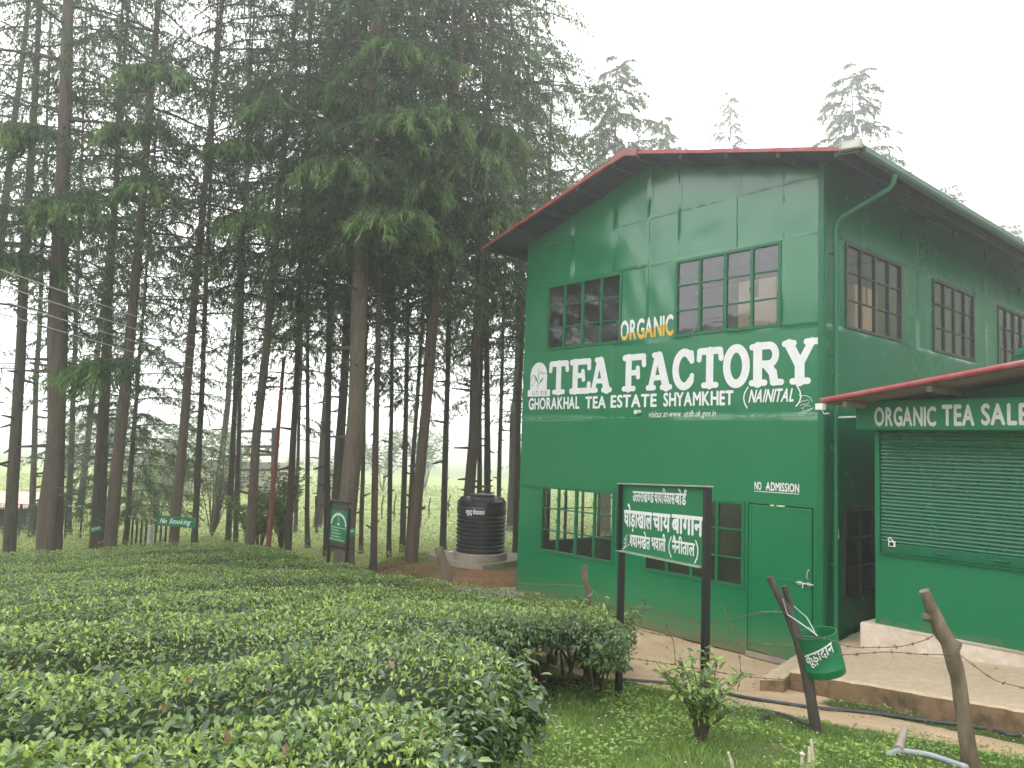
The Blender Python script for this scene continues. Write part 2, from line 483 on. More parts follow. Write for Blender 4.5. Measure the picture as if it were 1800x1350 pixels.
class Letters:
    """collects flat lettering in (x, y); every stroke a hair further out so that none share a plane"""
    def __init__(s): s.V = []; s.F = []; s.mi = []; s.k = 0; s.n = 0
    def put(s, V, F, m=0, lift=None):
        if len(V) == 0: return
        z = (s.k % 12) * .00022 if lift is None else lift; s.k += 1
        b = s.n
        s.V.append(np.column_stack([V, np.full(len(V), z)])); s.n += len(V)
        s.F += [tuple(b + i for i in f) for f in F]; s.mi += [m] * len(F)
    def stroke(s, pts, wd, m=0, closed=False, lift=None): s.put(*ribbon(pts, wd, closed), m, lift)
    def poly(s, pts, m=0, lift=None): s.put(np.array(pts, float), [tuple(range(len(pts)))], m, lift)
    def build(s, name, mats, mapper, parent=None, label=None):
        V = np.concatenate(s.V); me = bpy.data.meshes.new(name)
        me.from_pydata([tuple(mapper(*p)) for p in V], [], s.F)
        for m in (mats if isinstance(mats, list) else [mats]): me.materials.append(m)
        me.polygons.foreach_set('material_index', s.mi)
        o = link(name, me, parent)
        if label: o['label'] = label
        return o
NARROW = {'I': .62}
def word(text, bold=.02, half=(), track=1.0):
    """lays out latin or Devanagari; '~' after a consonant = half form, '^' = hook (reph) over the previous letter, '_' = small letter below"""
    x = 0; out = []; i = 0
    while i < len(text):
        ch = text[i]; nx = text[i + 1] if i + 1 < len(text) else ''
        if ch == ' ': x += .34; i += 1; continue
        if ch == '^':
            out.append(ribbon([(x - .18, .62), (x - .2, .75), (x - .1, .86), (x + .02, .80), (x + .0, .72)], .075)); i += 1; continue
        V, F = glyph(ch, 0)
        if len(V) == 0: i += 1; continue
        dev = ord(ch) > 0x900
        if nx == '_':
            V = V * .62 + np.array([x - .40, -.28]); out.append((V, F)); i += 2; continue
        if nx == '~':
            adv = V[:, 0].max() - .19; V, F = clip_x(V, F, adv + .015); out.append((V + (x, 0), F)); x += adv; i += 2; continue
        out.append((V + (x, 0), F))
        if dev:
            if ch == 'ि': x += .27
            elif ch in 'ेैुू़ं': pass
            else: x += V[:, 0].max() - .004
        else:
            x += (V[:, 0].max() + .075) * track if ch != ' ' else .3
        i += 1
    return out
def put_word(L, text, x0, x1, y0, y1, bold=.02, m=0, shear=0, slope=0, ref=None, split=None):
    """fit a word into the box; for Devanagari ref=(0,.62) makes body height fill y0..y1"""
    gl = word(text, bold)
    A = np.concatenate([g[0] for g in gl]); X0, X1 = A[:, 0].min(), A[:, 0].max()
    Y0, Y1 = (A[:, 1].min(), A[:, 1].max()) if ref is None else ref
    fat = [(0, 0)] if bold < .006 else [(-bold * .75, 0), (bold * .75, 0), (0, -bold * .6), (0, bold * .6)]
    for V, F, in [(V + np.array(d), F) for V, F in gl for d in fat]:
        W = np.empty_like(V)
        ty = (V[:, 1] - Y0) / (Y1 - Y0); tx = (V[:, 0] - X0) / (X1 - X0)
        W[:, 1] = y0 + ty * (y1 - y0) + slope * tx
        W[:, 0] = x0 + tx * (x1 - x0) + shear * (ty - .5) * (y1 - y0)
        L.put(W, F, m)

# ================================================================== GROUND
def axis(fine0, fine1, step, far, grow=1.22):
    a = list(np.arange(fine0, fine1, step)); d = step
    x = fine1
    while x < far: a.append(x); d *= grow; x += d
    a.append(far); d = step; x = fine0 - d
    b = []
    while x > -far: b.append(x); d *= grow; x -= d
    b.append(-far)
    return np.array(b[::-1] + a)
gx = axis(-12, 8, .12, 420); gy = axis(0, 22, .12, 420)
XX, YY = np.meshgrid(gx, gy)
ZZ = terrain(XX.ravel(), YY.ravel())
rng = np.random.default_rng(3)
def fnoise(x, y, s, seed=0):
    return np.array([mnoise.noise(Vector((a * s, b * s, seed))) for a, b in zip(np.ravel(x), np.ravel(y))])
near = (np.abs(XX.ravel()) < 14) & (YY.ravel() > -2) & (YY.ravel() < 26)
bump = np.zeros(len(ZZ)); bump[near] = fnoise(XX.ravel()[near], YY.ravel()[near], 1.7, 5) * .022 + fnoise(XX.ravel()[near], YY.ravel()[near], 5, 9) * .010
ZZ = ZZ + bump
# bare-earth amount
BND = [hit(*p)[:2] for p in [(1040, 1192), (1090, 1196), (1130, 1207), (1220, 1222), (1300, 1246), (1430, 1268), (1550, 1288), (1700, 1318), (1800, 1335)]]
def bare(x, y):
    x = np.ravel(x); y = np.ravel(y)
    u, s = to_fac(x, y)
    bu = np.array([to_fac(*b) for b in BND]); o = np.argsort(bu[:, 0]); bu = bu[o]
    lim = np.interp(u, bu[:, 0], bu[:, 1])
    yard = smooth(-.08, .16, s - lim) * smooth(-8.4, -7.6, u) * (1 - smooth(.0, .4, s))
    # narrow dirt at the foot of the pavement, turning green along its face
    edge = smooth(.35, .9, u) * smooth(-1.62, -1.35, s)
    yard = yard * (1 - .85 * edge)
    d = np.sqrt(((x - TANK[0]) / 1.25) ** 2 + (y - TANK[1] - .35) ** 2)
    mound = smooth(1.05, 1.3, d) * (1 - smooth(2.3, 3.0, d)) * (y < TANK[1] + .2)
    return np.clip(np.maximum(yard, mound * .9), 0, 1)
def redness(x, y):
    x = np.ravel(x); y = np.ravel(y)
    d = np.sqrt(((x - TANK[0]) / 1.25) ** 2 + (y - TANK[1] - .35) ** 2)
    return (1 - smooth(2.4, 3.2, d)) * (y < TANK[1] + 1)
bare_v = np.where(near, bare(XX, YY), 0.0)
red_v = redness(XX, YY)
field_v = smooth(13.5, 19, YY.ravel()) * (1 - smooth(70, 90, YY.ravel()))
nxg, nyg = len(gx), len(gy)
idx = np.arange(nxg * nyg).reshape(nyg, nxg)
GF = np.stack([idx[:-1, :-1], idx[:-1, 1:], idx[1:, 1:], idx[1:, :-1]], -1).reshape(-1, 4)
def ground_mat():
    t = NT('ground_soil_and_turf')
    n1 = t.noise(2.4, 7, .65, world=True); n2 = t.noise(17, 6, .65, world=True); n3 = t.noise(70, 4, .7, world=True); n4 = t.noise(.35, 4, .5, world=True)
    dirt = t.mix(t.ramp(n1, [(.35, (0, 0, 0)), (.7, (1, 1, 1))]), (.47, .33, .20), (.62, .47, .31))
    dirt = t.mix(t.ramp(n3, [(.55, (0, 0, 0)), (.72, (.55,) * 3)]), dirt, (.17, .11, .06))
    redd = t.mix(t.ramp(n2, [(.35, (0, 0, 0)), (.7, (1, 1, 1))]), (.19, .095, .048), (.27, .15, .08))
    redd = t.mix(t.ramp(n1, [(.45, (0, 0, 0)), (.62, (.8,) * 3)]), redd, (.10, .095, .035))
    dirt = t.mix(t.attr('red'), dirt, redd)
    gr = t.mix(t.ramp(n2, [(.3, (0, 0, 0)), (.7, (1, 1, 1))]), (.045, .07, .02), (.085, .125, .035))
    gr = t.mix(t.ramp(n1, [(.55, (0, 0, 0)), (.75, (.5,) * 3)]), gr, (.20, .14, .07))
    fl = t.mix(t.ramp(n2, [(.3, (0, 0, 0)), (.7, (1, 1, 1))]), (.11, .15, .035), (.19, .24, .06))
    fl = t.mix(t.ramp(n4, [(.4, (0, 0, 0)), (.65, (.6,) * 3)]), fl, (.13, .14, .05))
    gr = t.mix(t.attr('field'), gr, fl)
    sub = t.n('ShaderNodeMath', operation='ADD'); t.l(t.attr('tint'), sub.inputs[0])
    m2 = t.n('ShaderNodeMath', operation='MULTIPLY_ADD'); t.l(n2, m2.inputs[0]); m2.inputs[1].default_value = .5; m2.inputs[2].default_value = -.25
    t.l(m2.outputs[0], sub.inputs[1])
    k = t.ramp(sub.outputs[0], [(.38, (0, 0, 0)), (.58, (1, 1, 1))])
    t.base(t.mix(k, gr, dirt)); t.rough(.95); t.spec(.15)
    t.bump(t.mix(.5, n2, n3), .5, .02)
    return t.m
ground = np_mesh('ground', np.column_stack([XX.ravel(), YY.ravel(), ZZ]), GF, ground_mat(), tint=bare_v, smooth=True)
for nm, arr in (('red', red_v), ('field', field_v)):
    a = ground.data.attributes.new(nm, 'FLOAT', 'POINT'); a.data.foreach_set('value', arr.astype(np.float32))
tag(ground, kind='structure')

# ================================================================== FACTORY
FO = (OX, OY, 0)
ULEFT = -5.646; DEPTH = 12.0
RIDGE_U = ULEFT / 2; RIDGE_Z = 7.08; SLOPE = .259; OVS = .60; OVR = .76; OVF = .60
def roof_z(u): return RIDGE_Z - SLOPE * abs(u - RIDGE_U)
factory = empty('factory_building', FO, ROTZ, 'tall two-storey green sheet-metal tea factory with red-edged gable roof', 'factory')

def vn(x, y, z): return mnoise.noise(Vector((x, y, z)))
HSEAM = [1.93, 3.127, 4.32, 5.452, 6.2]
USEAM = [-4.48, -3.52, -2.81, -2.26, -1.25, -.55]
def disp_front(u, v):
    row = sum(v > h for h in HSEAM); col = sum(u > q for q in USEAM) if v > 3.127 else (sum(u > q for q in (-3.6, -1.8)))
    a = [.0012, .0016, .003, .009, .013, .010][row]
    sd = row * 7.3 + col * 3.1
    d = a * vn(u * 1.5, v * 1.4, sd) + a * .5 * vn(u * 3.6, v * 2.4, sd + 50)
    if row >= 4:
        q = ((u + 4.05) / .42) ** 2 + ((v - 5.72) / .16) ** 2
        d += -.034 * math.exp(-q * 1.2) + .008 * math.exp(-(((u + 3.75) / .3) ** 2 + ((v - 6.05) / .12) ** 2))
        d += -.012 * math.exp(-(((u + 1.75) / .3) ** 2 + ((v - 5.75) / .12) ** 2))
    if row == 3:
        d += .006 * math.sin((u + .35 * v) * 13) * math.exp(-((v - 5.0) / .35) ** 2) * (1 if -3.4 < u < -2.2 else .35)
    d += .0016 * (row % 2) + (.001 if (col + row) % 2 else 0)
    return d
def disp_side(s, v):
    row = sum(v > h for h in (3.127, 4.30, 5.46)); col = int(s / 2.87)
    a = [.002, .004, .006, .008][row]
    d = a * vn(s * 2.6, v * .55, row * 5 + col * 3) + a * .6 * vn(s * 5.5 + v * 1.2, v * .4, 40 + col)
    return d + .003 * (row % 2)
def ticks(a, b, step, extra):
    e = sorted(set([a, b] + [x for x in extra if a < x < b]))
    out = []
    for p, q in zip(e[:-1], e[1:]):
        k = max(1, int(round((q - p) / step)))
        out += [p + (q - p) * i / k for i in range(k)]
    return out + [b]
def sheet_wall(name, a0, a1, z0, z1, holes, disp, place, top=None, seams_h=(), seams_v=(), step=.07, mat=None, parent=None):
    ea = [h[0] for h in holes] + [h[1] for h in holes] + [q for s in seams_v for q in (s - .004, s + .004)]
    ez = [h[2] for h in holes] + [h[3] for h in holes] + [q for s in seams_h for q in (s - .004, s + .004)]
    A = ticks(a0, a1, step, ea); Z = ticks(z0, z1, step, ez)
    mb = MB(); nA = len(A)
    V = []
    for j, z in enumerate(Z):
        for a in A: V.append(place(a, z, disp(a, z)))
    if top:
        for k in range(1, 9):
            for a in A:
                z = z1 + (top(a) - z1) * k / 8
                V.append(place(a, z, disp(a, z)))
    nZ = len(Z) + (8 if top else 0)
    F = []
    for j in range(nZ - 1):
        for i in range(nA - 1):
            if j < len(Z) - 1:
                ca = (A[i] + A[i + 1]) / 2; cz = (Z[j] + Z[j + 1]) / 2
                if any(h[0] < ca < h[1] and h[2] < cz < h[3] for h in holes): continue
            F.append((j * nA + i, j * nA + i + 1, (j + 1) * nA + i + 1, (j + 1) * nA + i))
    mb.add(V, F)
    for h in holes:                          # reveals
        e = -.07
        for (p, q) in (((h[0], h[2]), (h[1], h[2])), ((h[1], h[2]), (h[1], h[3])), ((h[1], h[3]), (h[0], h[3])), ((h[0], h[3]), (h[0], h[2]))):
            mb.add([place(*p, disp(*p)), place(*q, disp(*q)), place(*q, e), place(*p, e)], [(0, 1, 2, 3)])
    return mb.build(name, mat, parent, auto=R(40))
FW_HOLES = [(-5.054, -3.353, 4.321, 5.447), (-2.279, -.581, 4.321, 5.447), (-5.06, -3.40, .86, 1.955), (-2.775, -1.091, .855, 1.975), (-1.03, -.115, .07, 1.98)]
SW_UP = [(.608, 2.296), (3.449, 5.143), (6.318, 8.01), (9.19, 10.88)]
SW_HOLES = [(a, b, 4.321, 5.447) for a, b in SW_UP] + [(.56, 2.26, .86, 1.955)]
sheet_wall('wall', ULEFT, 0, 0, 6.2, FW_HOLES, disp_front, lambda u, z, d: (u, -d, z), top=lambda u: roof_z(u) - .03,
           seams_h=HSEAM[:4], seams_v=USEAM, mat=M['green'], parent=factory)
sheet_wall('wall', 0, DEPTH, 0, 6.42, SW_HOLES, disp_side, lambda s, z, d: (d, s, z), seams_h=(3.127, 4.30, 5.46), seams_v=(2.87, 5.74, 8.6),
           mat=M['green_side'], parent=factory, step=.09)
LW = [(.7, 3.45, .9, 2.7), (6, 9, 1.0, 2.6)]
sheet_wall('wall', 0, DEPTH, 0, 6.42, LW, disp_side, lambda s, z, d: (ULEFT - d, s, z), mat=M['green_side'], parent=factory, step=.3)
sheet_wall('wall', ULEFT, 0, 0, 6.2, [], lambda a, b: 0, lambda u, z, d: (u, DEPTH + d, z), top=lambda u: roof_z(u) - .03, mat=M['green_side'], parent=factory, step=.5)

# sheet laps: thin proud strips along every joint of the sheets, the paint flaking pale along the storey joint
def lap(mb, pts, wv, wu, pr, rr, keep=1.0):
    for (u0, z0), (u1, z1) in zip(pts[:-1], pts[1:]):
        if rr.random() > keep: continue
        if any(h[0] - .02 < (u0 + u1) / 2 < h[1] + .02 and h[2] - .02 < (z0 + z1) / 2 < h[3] + .02 for h in FW_HOLES): continue
        j = rr.uniform(.6, 1.2)
        a, b = disp_front(u0, z0) + pr, disp_front(u1, z1) + pr
        if wv: q = [(u0, -a, z0 - wv * j), (u1, -b, z1 - wv * j), (u1, -b, z1 + wv * j), (u0, -a, z0 + wv * j)]
        else: q = [(u0 - wu * j, -a, z0), (u0 + wu * j, -a, z0), (u1 + wu * j, -b, z1), (u1 - wu * j, -b, z1)]
        n_ = [(x, y + .012, z) for x, y, z in q]
        mb.add(q + n_, [(0, 1, 2, 3), (0, 4, 5, 1), (1, 5, 6, 2), (2, 6, 7, 3), (3, 7, 4, 0)])
rr0 = random.Random(9); mb = MB()
UU = [ULEFT + .03 + k * .08 for k in range(70)]; UU = [u for u in UU if u < -.07]
lap(mb, [(u, 5.464) for u in UU], .0022, 0, .003, rr0, .8); lap(mb, [(u, min(6.205, roof_z(u) - .2) + .02 * (u + 2.8) * 0) for u in UU if roof_z(u) > 6.45], .0022, 0, .003, rr0, .8)
lap(mb, [(u, 4.31) for u in UU], .002, 0, .003, rr0, .5); lap(mb, [(u, 1.93) for u in UU], .0016, 0, .003, rr0, .5)
for q in USEAM:
    for (za, zb_) in ((3.14, 5.44), (5.48, min(6.19, roof_z(q) - .1)), (6.22, roof_z(q) - .08)):
        if zb_ - za > .1 and not (za < 4 and q not in (-2.81,)):
            k = int((zb_ - za) / .08) + 1; off_ = .06 if za > 6 else 0
            lap(mb, [(q + off_, za + (zb_ - za) * t / k) for t in range(k + 1)], 0, .0022, .003, rr0, .75)
for q in (-3.6, -1.8): lap(mb, [(q, 1.98 + t * .1) for t in range(12)], 0, .0014, .003, rr0, .4)
mb.build('sheet_lap', M['green_trim'], factory)
mb = MB()
lap(mb, [(u, 3.127 + .006 * vn(u * 3, 1, 2)) for u in UU], .006, 0, .0055, rr0, .55); lap(mb, [(-1.2 + k * .05, 3.135 + .012 * vn(k * .4, 5, 2)) for k in range(23)], .012, 0, .0065, rr0, .75)
mb.build('flaked_paint', plain('flaking_pale_paint', (.16, .30, .17), .7, var=.5, scale=12), factory)

# corner trim, base strip
mb = MB()
mb.box(-.055, .016, -.014, -.004 + .0, .0, 6.40); mb.box(.0105, .020, -.0035, .06, .0, 6.40)
mb.build('corner_trim', M['green_trim'], factory)
# inner rooms
mb = MB()
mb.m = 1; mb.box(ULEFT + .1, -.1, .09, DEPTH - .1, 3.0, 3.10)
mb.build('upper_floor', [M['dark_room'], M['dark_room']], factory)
mb = MB(); mb.box(ULEFT + .085, ULEFT + .095, .12, 5.19, 3.105, 6.25); mb.build('room_shade_sheet', M['dark_room'], factory)  # dark sheet added over the left wall, standing in for a dim room
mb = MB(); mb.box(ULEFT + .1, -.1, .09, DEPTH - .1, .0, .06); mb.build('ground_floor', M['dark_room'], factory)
mb = MB()
mb.box(ULEFT + .12, -2.9, 3.6, 3.66, .07, 2.99); mb.box(ULEFT + .12, -.12, 5.2, 5.26, 3.11, 6.3)
mb.box(-2.95, -2.89, .12, 3.58, .07, 2.99)
mb.build('partition', M['lining'], factory)

# roof: two corrugated slopes
def roof_slope(sign):
    ue = RIDGE_U + sign * (abs(ULEFT) / 2 + (OVR if sign > 0 else OVS))
    s0, s1 = -OVF, DEPTH + .3
    ns = int((s1 - s0) / .0195); S = np.linspace(s0, s1, ns)
    us = np.array([RIDGE_U, RIDGE_U + (ue - RIDGE_U) * .5, ue])
    V = []
    for u in us:
        sag = .012 * np.sin(S * 1.7 + u) * (1 if u == ue else .4)
        V.append(np.column_stack([np.full(ns, u), S, RIDGE_Z + .035 - SLOPE * abs(u - RIDGE_U) + .009 * np.sin(2 * math.pi * S / .078) + sag]))
    V = np.concatenate(V); I = np.arange(len(V)).reshape(3, ns)
    F = np.stack([I[:-1, :-1], I[:-1, 1:], I[1:, 1:], I[1:, :-1]], -1).reshape(-1, 4)
    V2 = V - np.array([0, 0, .004])
    n0 = len(V)
    A = np.concatenate([V, V2]); FF = np.concatenate([F, F[:, ::-1] + n0])
    mi = np.concatenate([np.zeros(len(F)), np.ones(len(F))])
    return np_mesh('roof', A, FF, [M['corroof'], M['soffit']], factory, smooth=True, mi=mi)
roof_slope(-1); roof_slope(1)
mb = MB()
for k in range(5):                            # purlins along the building, seen under the verge
    for sg in (-1, 1):
        u = RIDGE_U + sg * (.25 + k * .76); z = roof_z(u) + .012
        mb.box(u - .03, u + .03, -OVF + .03, DEPTH, z - .075, z)
mb.build('purlin', M['soffit'], factory)
def slanted(mb, u0, u1, s0, s1, dz0, dz1):
    z = lambda u: RIDGE_Z - SLOPE * abs(u - RIDGE_U)
    mb.add([(u0, s0, z(u0) + dz0), (u1, s0, z(u1) + dz0), (u1, s1, z(u1) + dz0), (u0, s1, z(u0) + dz0), (u0, s0, z(u0) + dz1), (u1, s0, z(u1) + dz1), (u1, s1, z(u1) + dz1), (u0, s1, z(u0) + dz1)],
           [(0, 3, 2, 1), (4, 5, 6, 7), (0, 1, 5, 4), (1, 2, 6, 5), (2, 3, 7, 6), (3, 0, 4, 7)])
rs = random.Random(4)
for sg in (-1, 1):
    mb = MB()
    ue = abs(ULEFT) / 2 + (OVR if sg > 0 else OVS)
    n = 7
    for k in range(n):
        a = RIDGE_U + sg * (.02 + (ue - .02) * k / n); b = RIDGE_U + sg * (.02 + (ue - .02) * (k + 1.012) / n)
        j = rs.uniform(-.006, .006)
        slanted(mb, min(a, b), max(a, b), -OVF - .014 + j * .3 - k % 2 * .003, -OVF + .004, -.002 + j * .5, .046 + j * .5 + k % 2 * .003)
        slanted(mb, min(a, b), max(a, b), -OVF + .0045, -OVF + .12, .038 + j * .5, .046 + j * .5 + k % 2 * .003)
    mb.build('verge_trim', M['red'], factory)
mb = MB()
for sg in (-1, 1):
    a, b = RIDGE_U, RIDGE_U + sg * .26
    slanted(mb, min(a, b), max(a, b), -OVF - .022, DEPTH + .3, .066, .074)
    slanted(mb, min(a, b), max(a, b), -OVF - .03, -OVF - .0225, -.03, .074)
mb.build('ridge_cap', M['ridge_red'], factory)
# gutter along the right eave
GU = OVR + .035; GZ = roof_z(OVR) - .01
mb = MB()
prof = [(.075, .05), (.075, -.015), (.058, -.045), (.02, -.06), (-.02, -.045), (-.03, -.01)]
vs = []
for s in (-OVF - .02, DEPTH + .3):
    for (a, b) in prof: vs.append((GU + a - .045, s, GZ + b))
    for (a, b) in prof[::-1]: vs.append((GU + a - .045 - .004, s, GZ + b + .004))
n = len(prof) * 2
mb.add(vs, [(i, (i + 1) % n, n + (i + 1) % n, n + i) for i in range(n)])
mb.box(GU - .04, GU + .04, -OVF - .023, -OVF - .0205, GZ - .05, GZ + .045)
for k in range(8): mb.box(GU - .05, GU + .052, .6 + k * 1.4, .62 + k * 1.4, GZ + .046, GZ + .054)
mb.build('gutter', plain('gutter_paint', (.026, .095, .062), .5), factory)
mb = MB()
dpx, dps = .10, .14
mb.tube([(GU, .22, GZ - .07), (GU - .01, .22, GZ - .16), (GU - .05, .215, GZ - .23), (.20, dps, 5.66), (.13, dps, 5.60), (dpx, dps, 5.50), (dpx, dps, 3.1), (dpx, dps, .30)], .029, 12)
for z in (5.2, 3.9, 2.6, 1.3): mb.tube([(dpx, dps, z - .02), (dpx, dps, z + .02)], .034, 12); mb.box(.0205, dpx, dps - .01, dps + .01, z - .01, z + .01)
mb.build('downpipe', M['green_trim'], factory, auto=R(50))
# floodlight on the verge tip
fl_o = bpy.data.objects.new('floodlight', None)
mb = MB(); mb.box(-.125, .125, -.045, .045, -.055, .055); fl = mb.build('floodlight', M['grey_metal'], factory, bevel=.012)
fl.location = (.70, -OVF - .10, roof_z(.70) + .03); fl.rotation_euler = (R(8), 0, R(18)); bpy.data.objects.remove(fl_o)
mb = MB(); mb.box(-.10, .10, -.052, -.046, -.038, .038); mb.build('lens', plain('lamp_glass', (.62, .60, .52), .25), fl, bevel=.004)
mb = MB(); mb.tube([(-.13, .0, .0), (-.13, .05, -.07), (.13, .05, -.07), (.13, .0, .0)], .009, 6); mb.build('bracket', M['grey_metal'], fl)

# windows
def window(a0, a1, z0, z1, side, frame, parent, cols=4, rows=3, glazed=True):
    mb = MB()
    def bx(p, q, r, t, d0, d1):
        if side == 'F': mb.box(p, q, -d1, -d0, r, t)
        elif side == 'S': mb.box(d0, d1, p, q, r, t)
        else: mb.box(ULEFT - d1, ULEFT - d0, p, q, r, t)
    fwid = .032
    bx(a0 - .012, a0 + fwid, z0 - .012, z1 + .012, -.03, .018); bx(a1 - fwid, a1 + .012, z0 - .012, z1 + .012, -.03, .018)
    bx(a0 + fwid, a1 - fwid, z0 - .012, z0 + fwid, -.03, .016); bx(a0 + fwid, a1 - fwid, z1 - fwid, z1 + .012, -.03, .016)
    for k in range(1, cols):
        x = a0 + (a1 - a0) * k / cols; h = .026 if k == cols // 2 else .019
        bx(x - h, x + h, z0 + fwid, z1 - fwid, -.028, .014 + .002 * (k % 2))
    for k in range(1, rows):
        z = z0 + (z1 - z0) * k / rows
        bx(a0 + fwid, a1 - fwid, z - .0105, z + .0105, -.025, .008)
    for k in (1, 3):                          # hinges
        x = a0 + (a1 - a0) * k / cols
        for j in range(rows):
            z = z0 + (z1 - z0) * (j + .42) / rows
            bx(x - .03, x - .018, z - .03, z + .03, .0, .022)
    w_ = mb.build('window', frame, parent, bevel=.003)
    if not glazed: return
    mb = MB(); rr = random.Random(int(a0 * 100) + int(z0 * 31))
    for c in range(cols):
        for r_ in range(rows):
            p = a0 + (a1 - a0) * c / cols + .012; q = a0 + (a1 - a0) * (c + 1) / cols - .012
            b = z0 + (z1 - z0) * r_ / rows + .008; t = z0 + (z1 - z0) * (r_ + 1) / rows - .008
            t1, t2 = rr.uniform(-.0014, .0014), rr.uniform(-.0014, .0014)     # panes never sit quite true
            ds = [-.012 - t1 - t2, -.012 + t1 - t2, -.012 + t1 + t2, -.012 - t1 + t2]
            pts = [(p, b), (q, b), (q, t), (p, t)]
            if side == 'F': mb.add([(x, -d, z) for (x, z), d in zip(pts, ds)], [(0, 1, 2, 3)])
            elif side == 'S': mb.add([(d, x, z) for (x, z), d in zip(pts, ds)], [(0, 1, 2, 3)])
            else: mb.add([(ULEFT - d, x, z) for (x, z), d in zip(pts, ds)], [(3, 2, 1, 0)])
    mb.build('pane', M['glass'], w_, recalc=False)
for h in FW_HOLES[:4]: window(*h, 'F', M['green_trim'], factory)
for h in SW_HOLES: window(*h, 'S', M['frame_dark'], factory)
for h in LW: window(*h, 'L', M['green_trim'], factory, 6, 3, False)
# door
d0, d1, dz0, dz1 = -1.03, -.115, .07, 1.98
mb = MB()
mb.box(d0 + .016, d1 - .016, -.004, .03, dz0 + .010, dz1 - .016)
for (a, b, c, d) in ((d0 + .018, d0 + .055, dz0 + .012, dz1 - .018), (d1 - .055, d1 - .018, dz0 + .012, dz1 - .018), (d0 + .056, d1 - .056, dz1 - .055, dz1 - .018), (d0 + .056, d1 - .056, dz0 + .01, dz0 + .055), (d0 + .056, d1 - .056, 1.03, 1.065)):
    mb.box(a, b, -.012, -.0045, c, d)
door = mb.build('door', M['green'], factory, bevel=.002)
mb = MB(); mb.tube([(-.33, -.028, 1.045), (-.10, -.028, 1.045)], .009, 8); mb.box(-.31, -.26, -.022, -.0125, 1.02, 1.07); mb.box(-.185, -.14, -.022, -.0125, 1.02, 1.07); mb.tube([(-.235, -.028, 1.045), (-.235, -.04, .99)], .007, 6)
mb.build('bolt', M['brass'], door)
mb = MB(); mb.tube([(-.165, -.013, 1.22), (-.165, -.05, 1.20), (-.175, -.05, 1.12), (-.175, -.013, 1.10)], .009, 8); mb.build('handle', M['brass'], door)
mb = MB(); mb.box(d0 + .01, d1 - .01, -.05, .02, 0.0, .062); mb.build('threshold', M['slab'], factory)
# small white spout on the wall under the lettering
mb = MB(); mb.tube([(-2.93, .0, 3.215), (-2.93, -.06, 3.21), (-2.93, -.10, 3.205)], [.03, .03, .034], 10); mb.build('spout', M['white_plastic'], factory, auto=R(50))

# painted lettering
def fmap(u, z, l): return (u, -disp_front(u, z) - .0045 - l, z)
L = Letters(); SW = .122
def cell(x0, x1, y0=3.533, y1=4.112):
    return (lambda a, b: (x0 + a * (x1 - x0), y0 + b * (y1 - y0)))
hw = SW / 2; hh = hw / .58
def seg(c, pts, wd=SW): L.stroke([c(*p) for p in pts], wd)
def serif(c, a, b, y, wd=.085): L.stroke([c(a, y), c(b, y)], wd)
def arc(cx, cy, rx, ry, a0, a1, n=18): return [(cx + rx * math.cos(R(a0 + (a1 - a0) * i / n)), cy + ry * math.sin(R(a0 + (a1 - a0) * i / n))) for i in range(n + 1)]
tz_, bz_ = .915, .075
def letter_T(x0, x1):
    c = cell(x0, x1); seg(c, [(.12, tz_), (.88, tz_)], .10); seg(c, [(.5, tz_), (.5, bz_)]); serif(c, .28, .74, bz_)
    seg(c, [(.11, .90), (.09, .72)], .085); seg(c, [(.89, .90), (.92, .72)], .085)
def letter_E(x0, x1):
    c = cell(x0, x1); seg(c, [(.27, tz_), (.27, bz_)]); seg(c, [(.1, tz_), (.9, tz_)], .10); seg(c, [(.1, bz_), (.9, bz_)], .10)
    seg(c, [(.3, .52), (.62, .52)], .085); seg(c, [(.62, .64), (.66, .40)], .08); seg(c, [(.9, .9), (.91, .72)], .085); seg(c, [(.9, .09), (.91, .27)], .085)
def letter_F(x0, x1):
    c = cell(x0, x1); seg(c, [(.27, tz_), (.27, bz_)]); seg(c, [(.1, tz_), (.9, tz_)], .10); serif(c, .08, .50, bz_)
    seg(c, [(.3, .50), (.66, .50)], .085); seg(c, [(.66, .62), (.68, .38)], .08); seg(c, [(.9, .9), (.92, .70)], .085)
def letter_A(x0, x1):
    c = cell(x0, x1); seg(c, [(.42, .92), (.16, bz_)], .09); seg(c, [(.50, .90), (.80, bz_)], .135); serif(c, .30, .52, .925, .085)
    seg(c, [(.26, .33), (.68, .33)], .08); serif(c, .06, .30, bz_); serif(c, .64, .95, bz_)
def letter_C(x0, x1):
    c = cell(x0, x1); seg(c, arc(.54, .5, .38, .43, 40, 318, 22), .115); seg(c, [(.84, .90), (.87, .70)], .085); seg(c, [(.84, .20), (.88, .33)], .08)
def letter_O(x0, x1):
    c = cell(x0, x1); p = arc(.5, .5, .385, .425, 0, 360, 30)[:-1]; L.stroke([c(*q) for q in p], .118, closed=True)
def letter_R(x0, x1):
    c = cell(x0, x1); seg(c, [(.25, tz_), (.25, bz_)], .135); serif(c, .08, .30, tz_); serif(c, .07, .46, bz_)
    seg(c, [(.25, .93), (.55, .93)] + arc(.58, .715, .20, .215, 80, -80, 10) + [(.50, .50), (.27, .50)], .10)
    seg(c, [(.52, .48), (.70, .30), (.74, bz_ + .02)], .12); serif(c, .70, .94, bz_)
def letter_Y(x0, x1):
    c = cell(x0, x1); seg(c, [(.17, .92), (.46, .45)], .13); seg(c, [(.80, .94), (.48, .45)], .10); seg(c, [(.47, .47), (.47, bz_)], .135)
    serif(c, .05, .30, .93); serif(c, .66, .95, .94); serif(c, .27, .69, bz_)
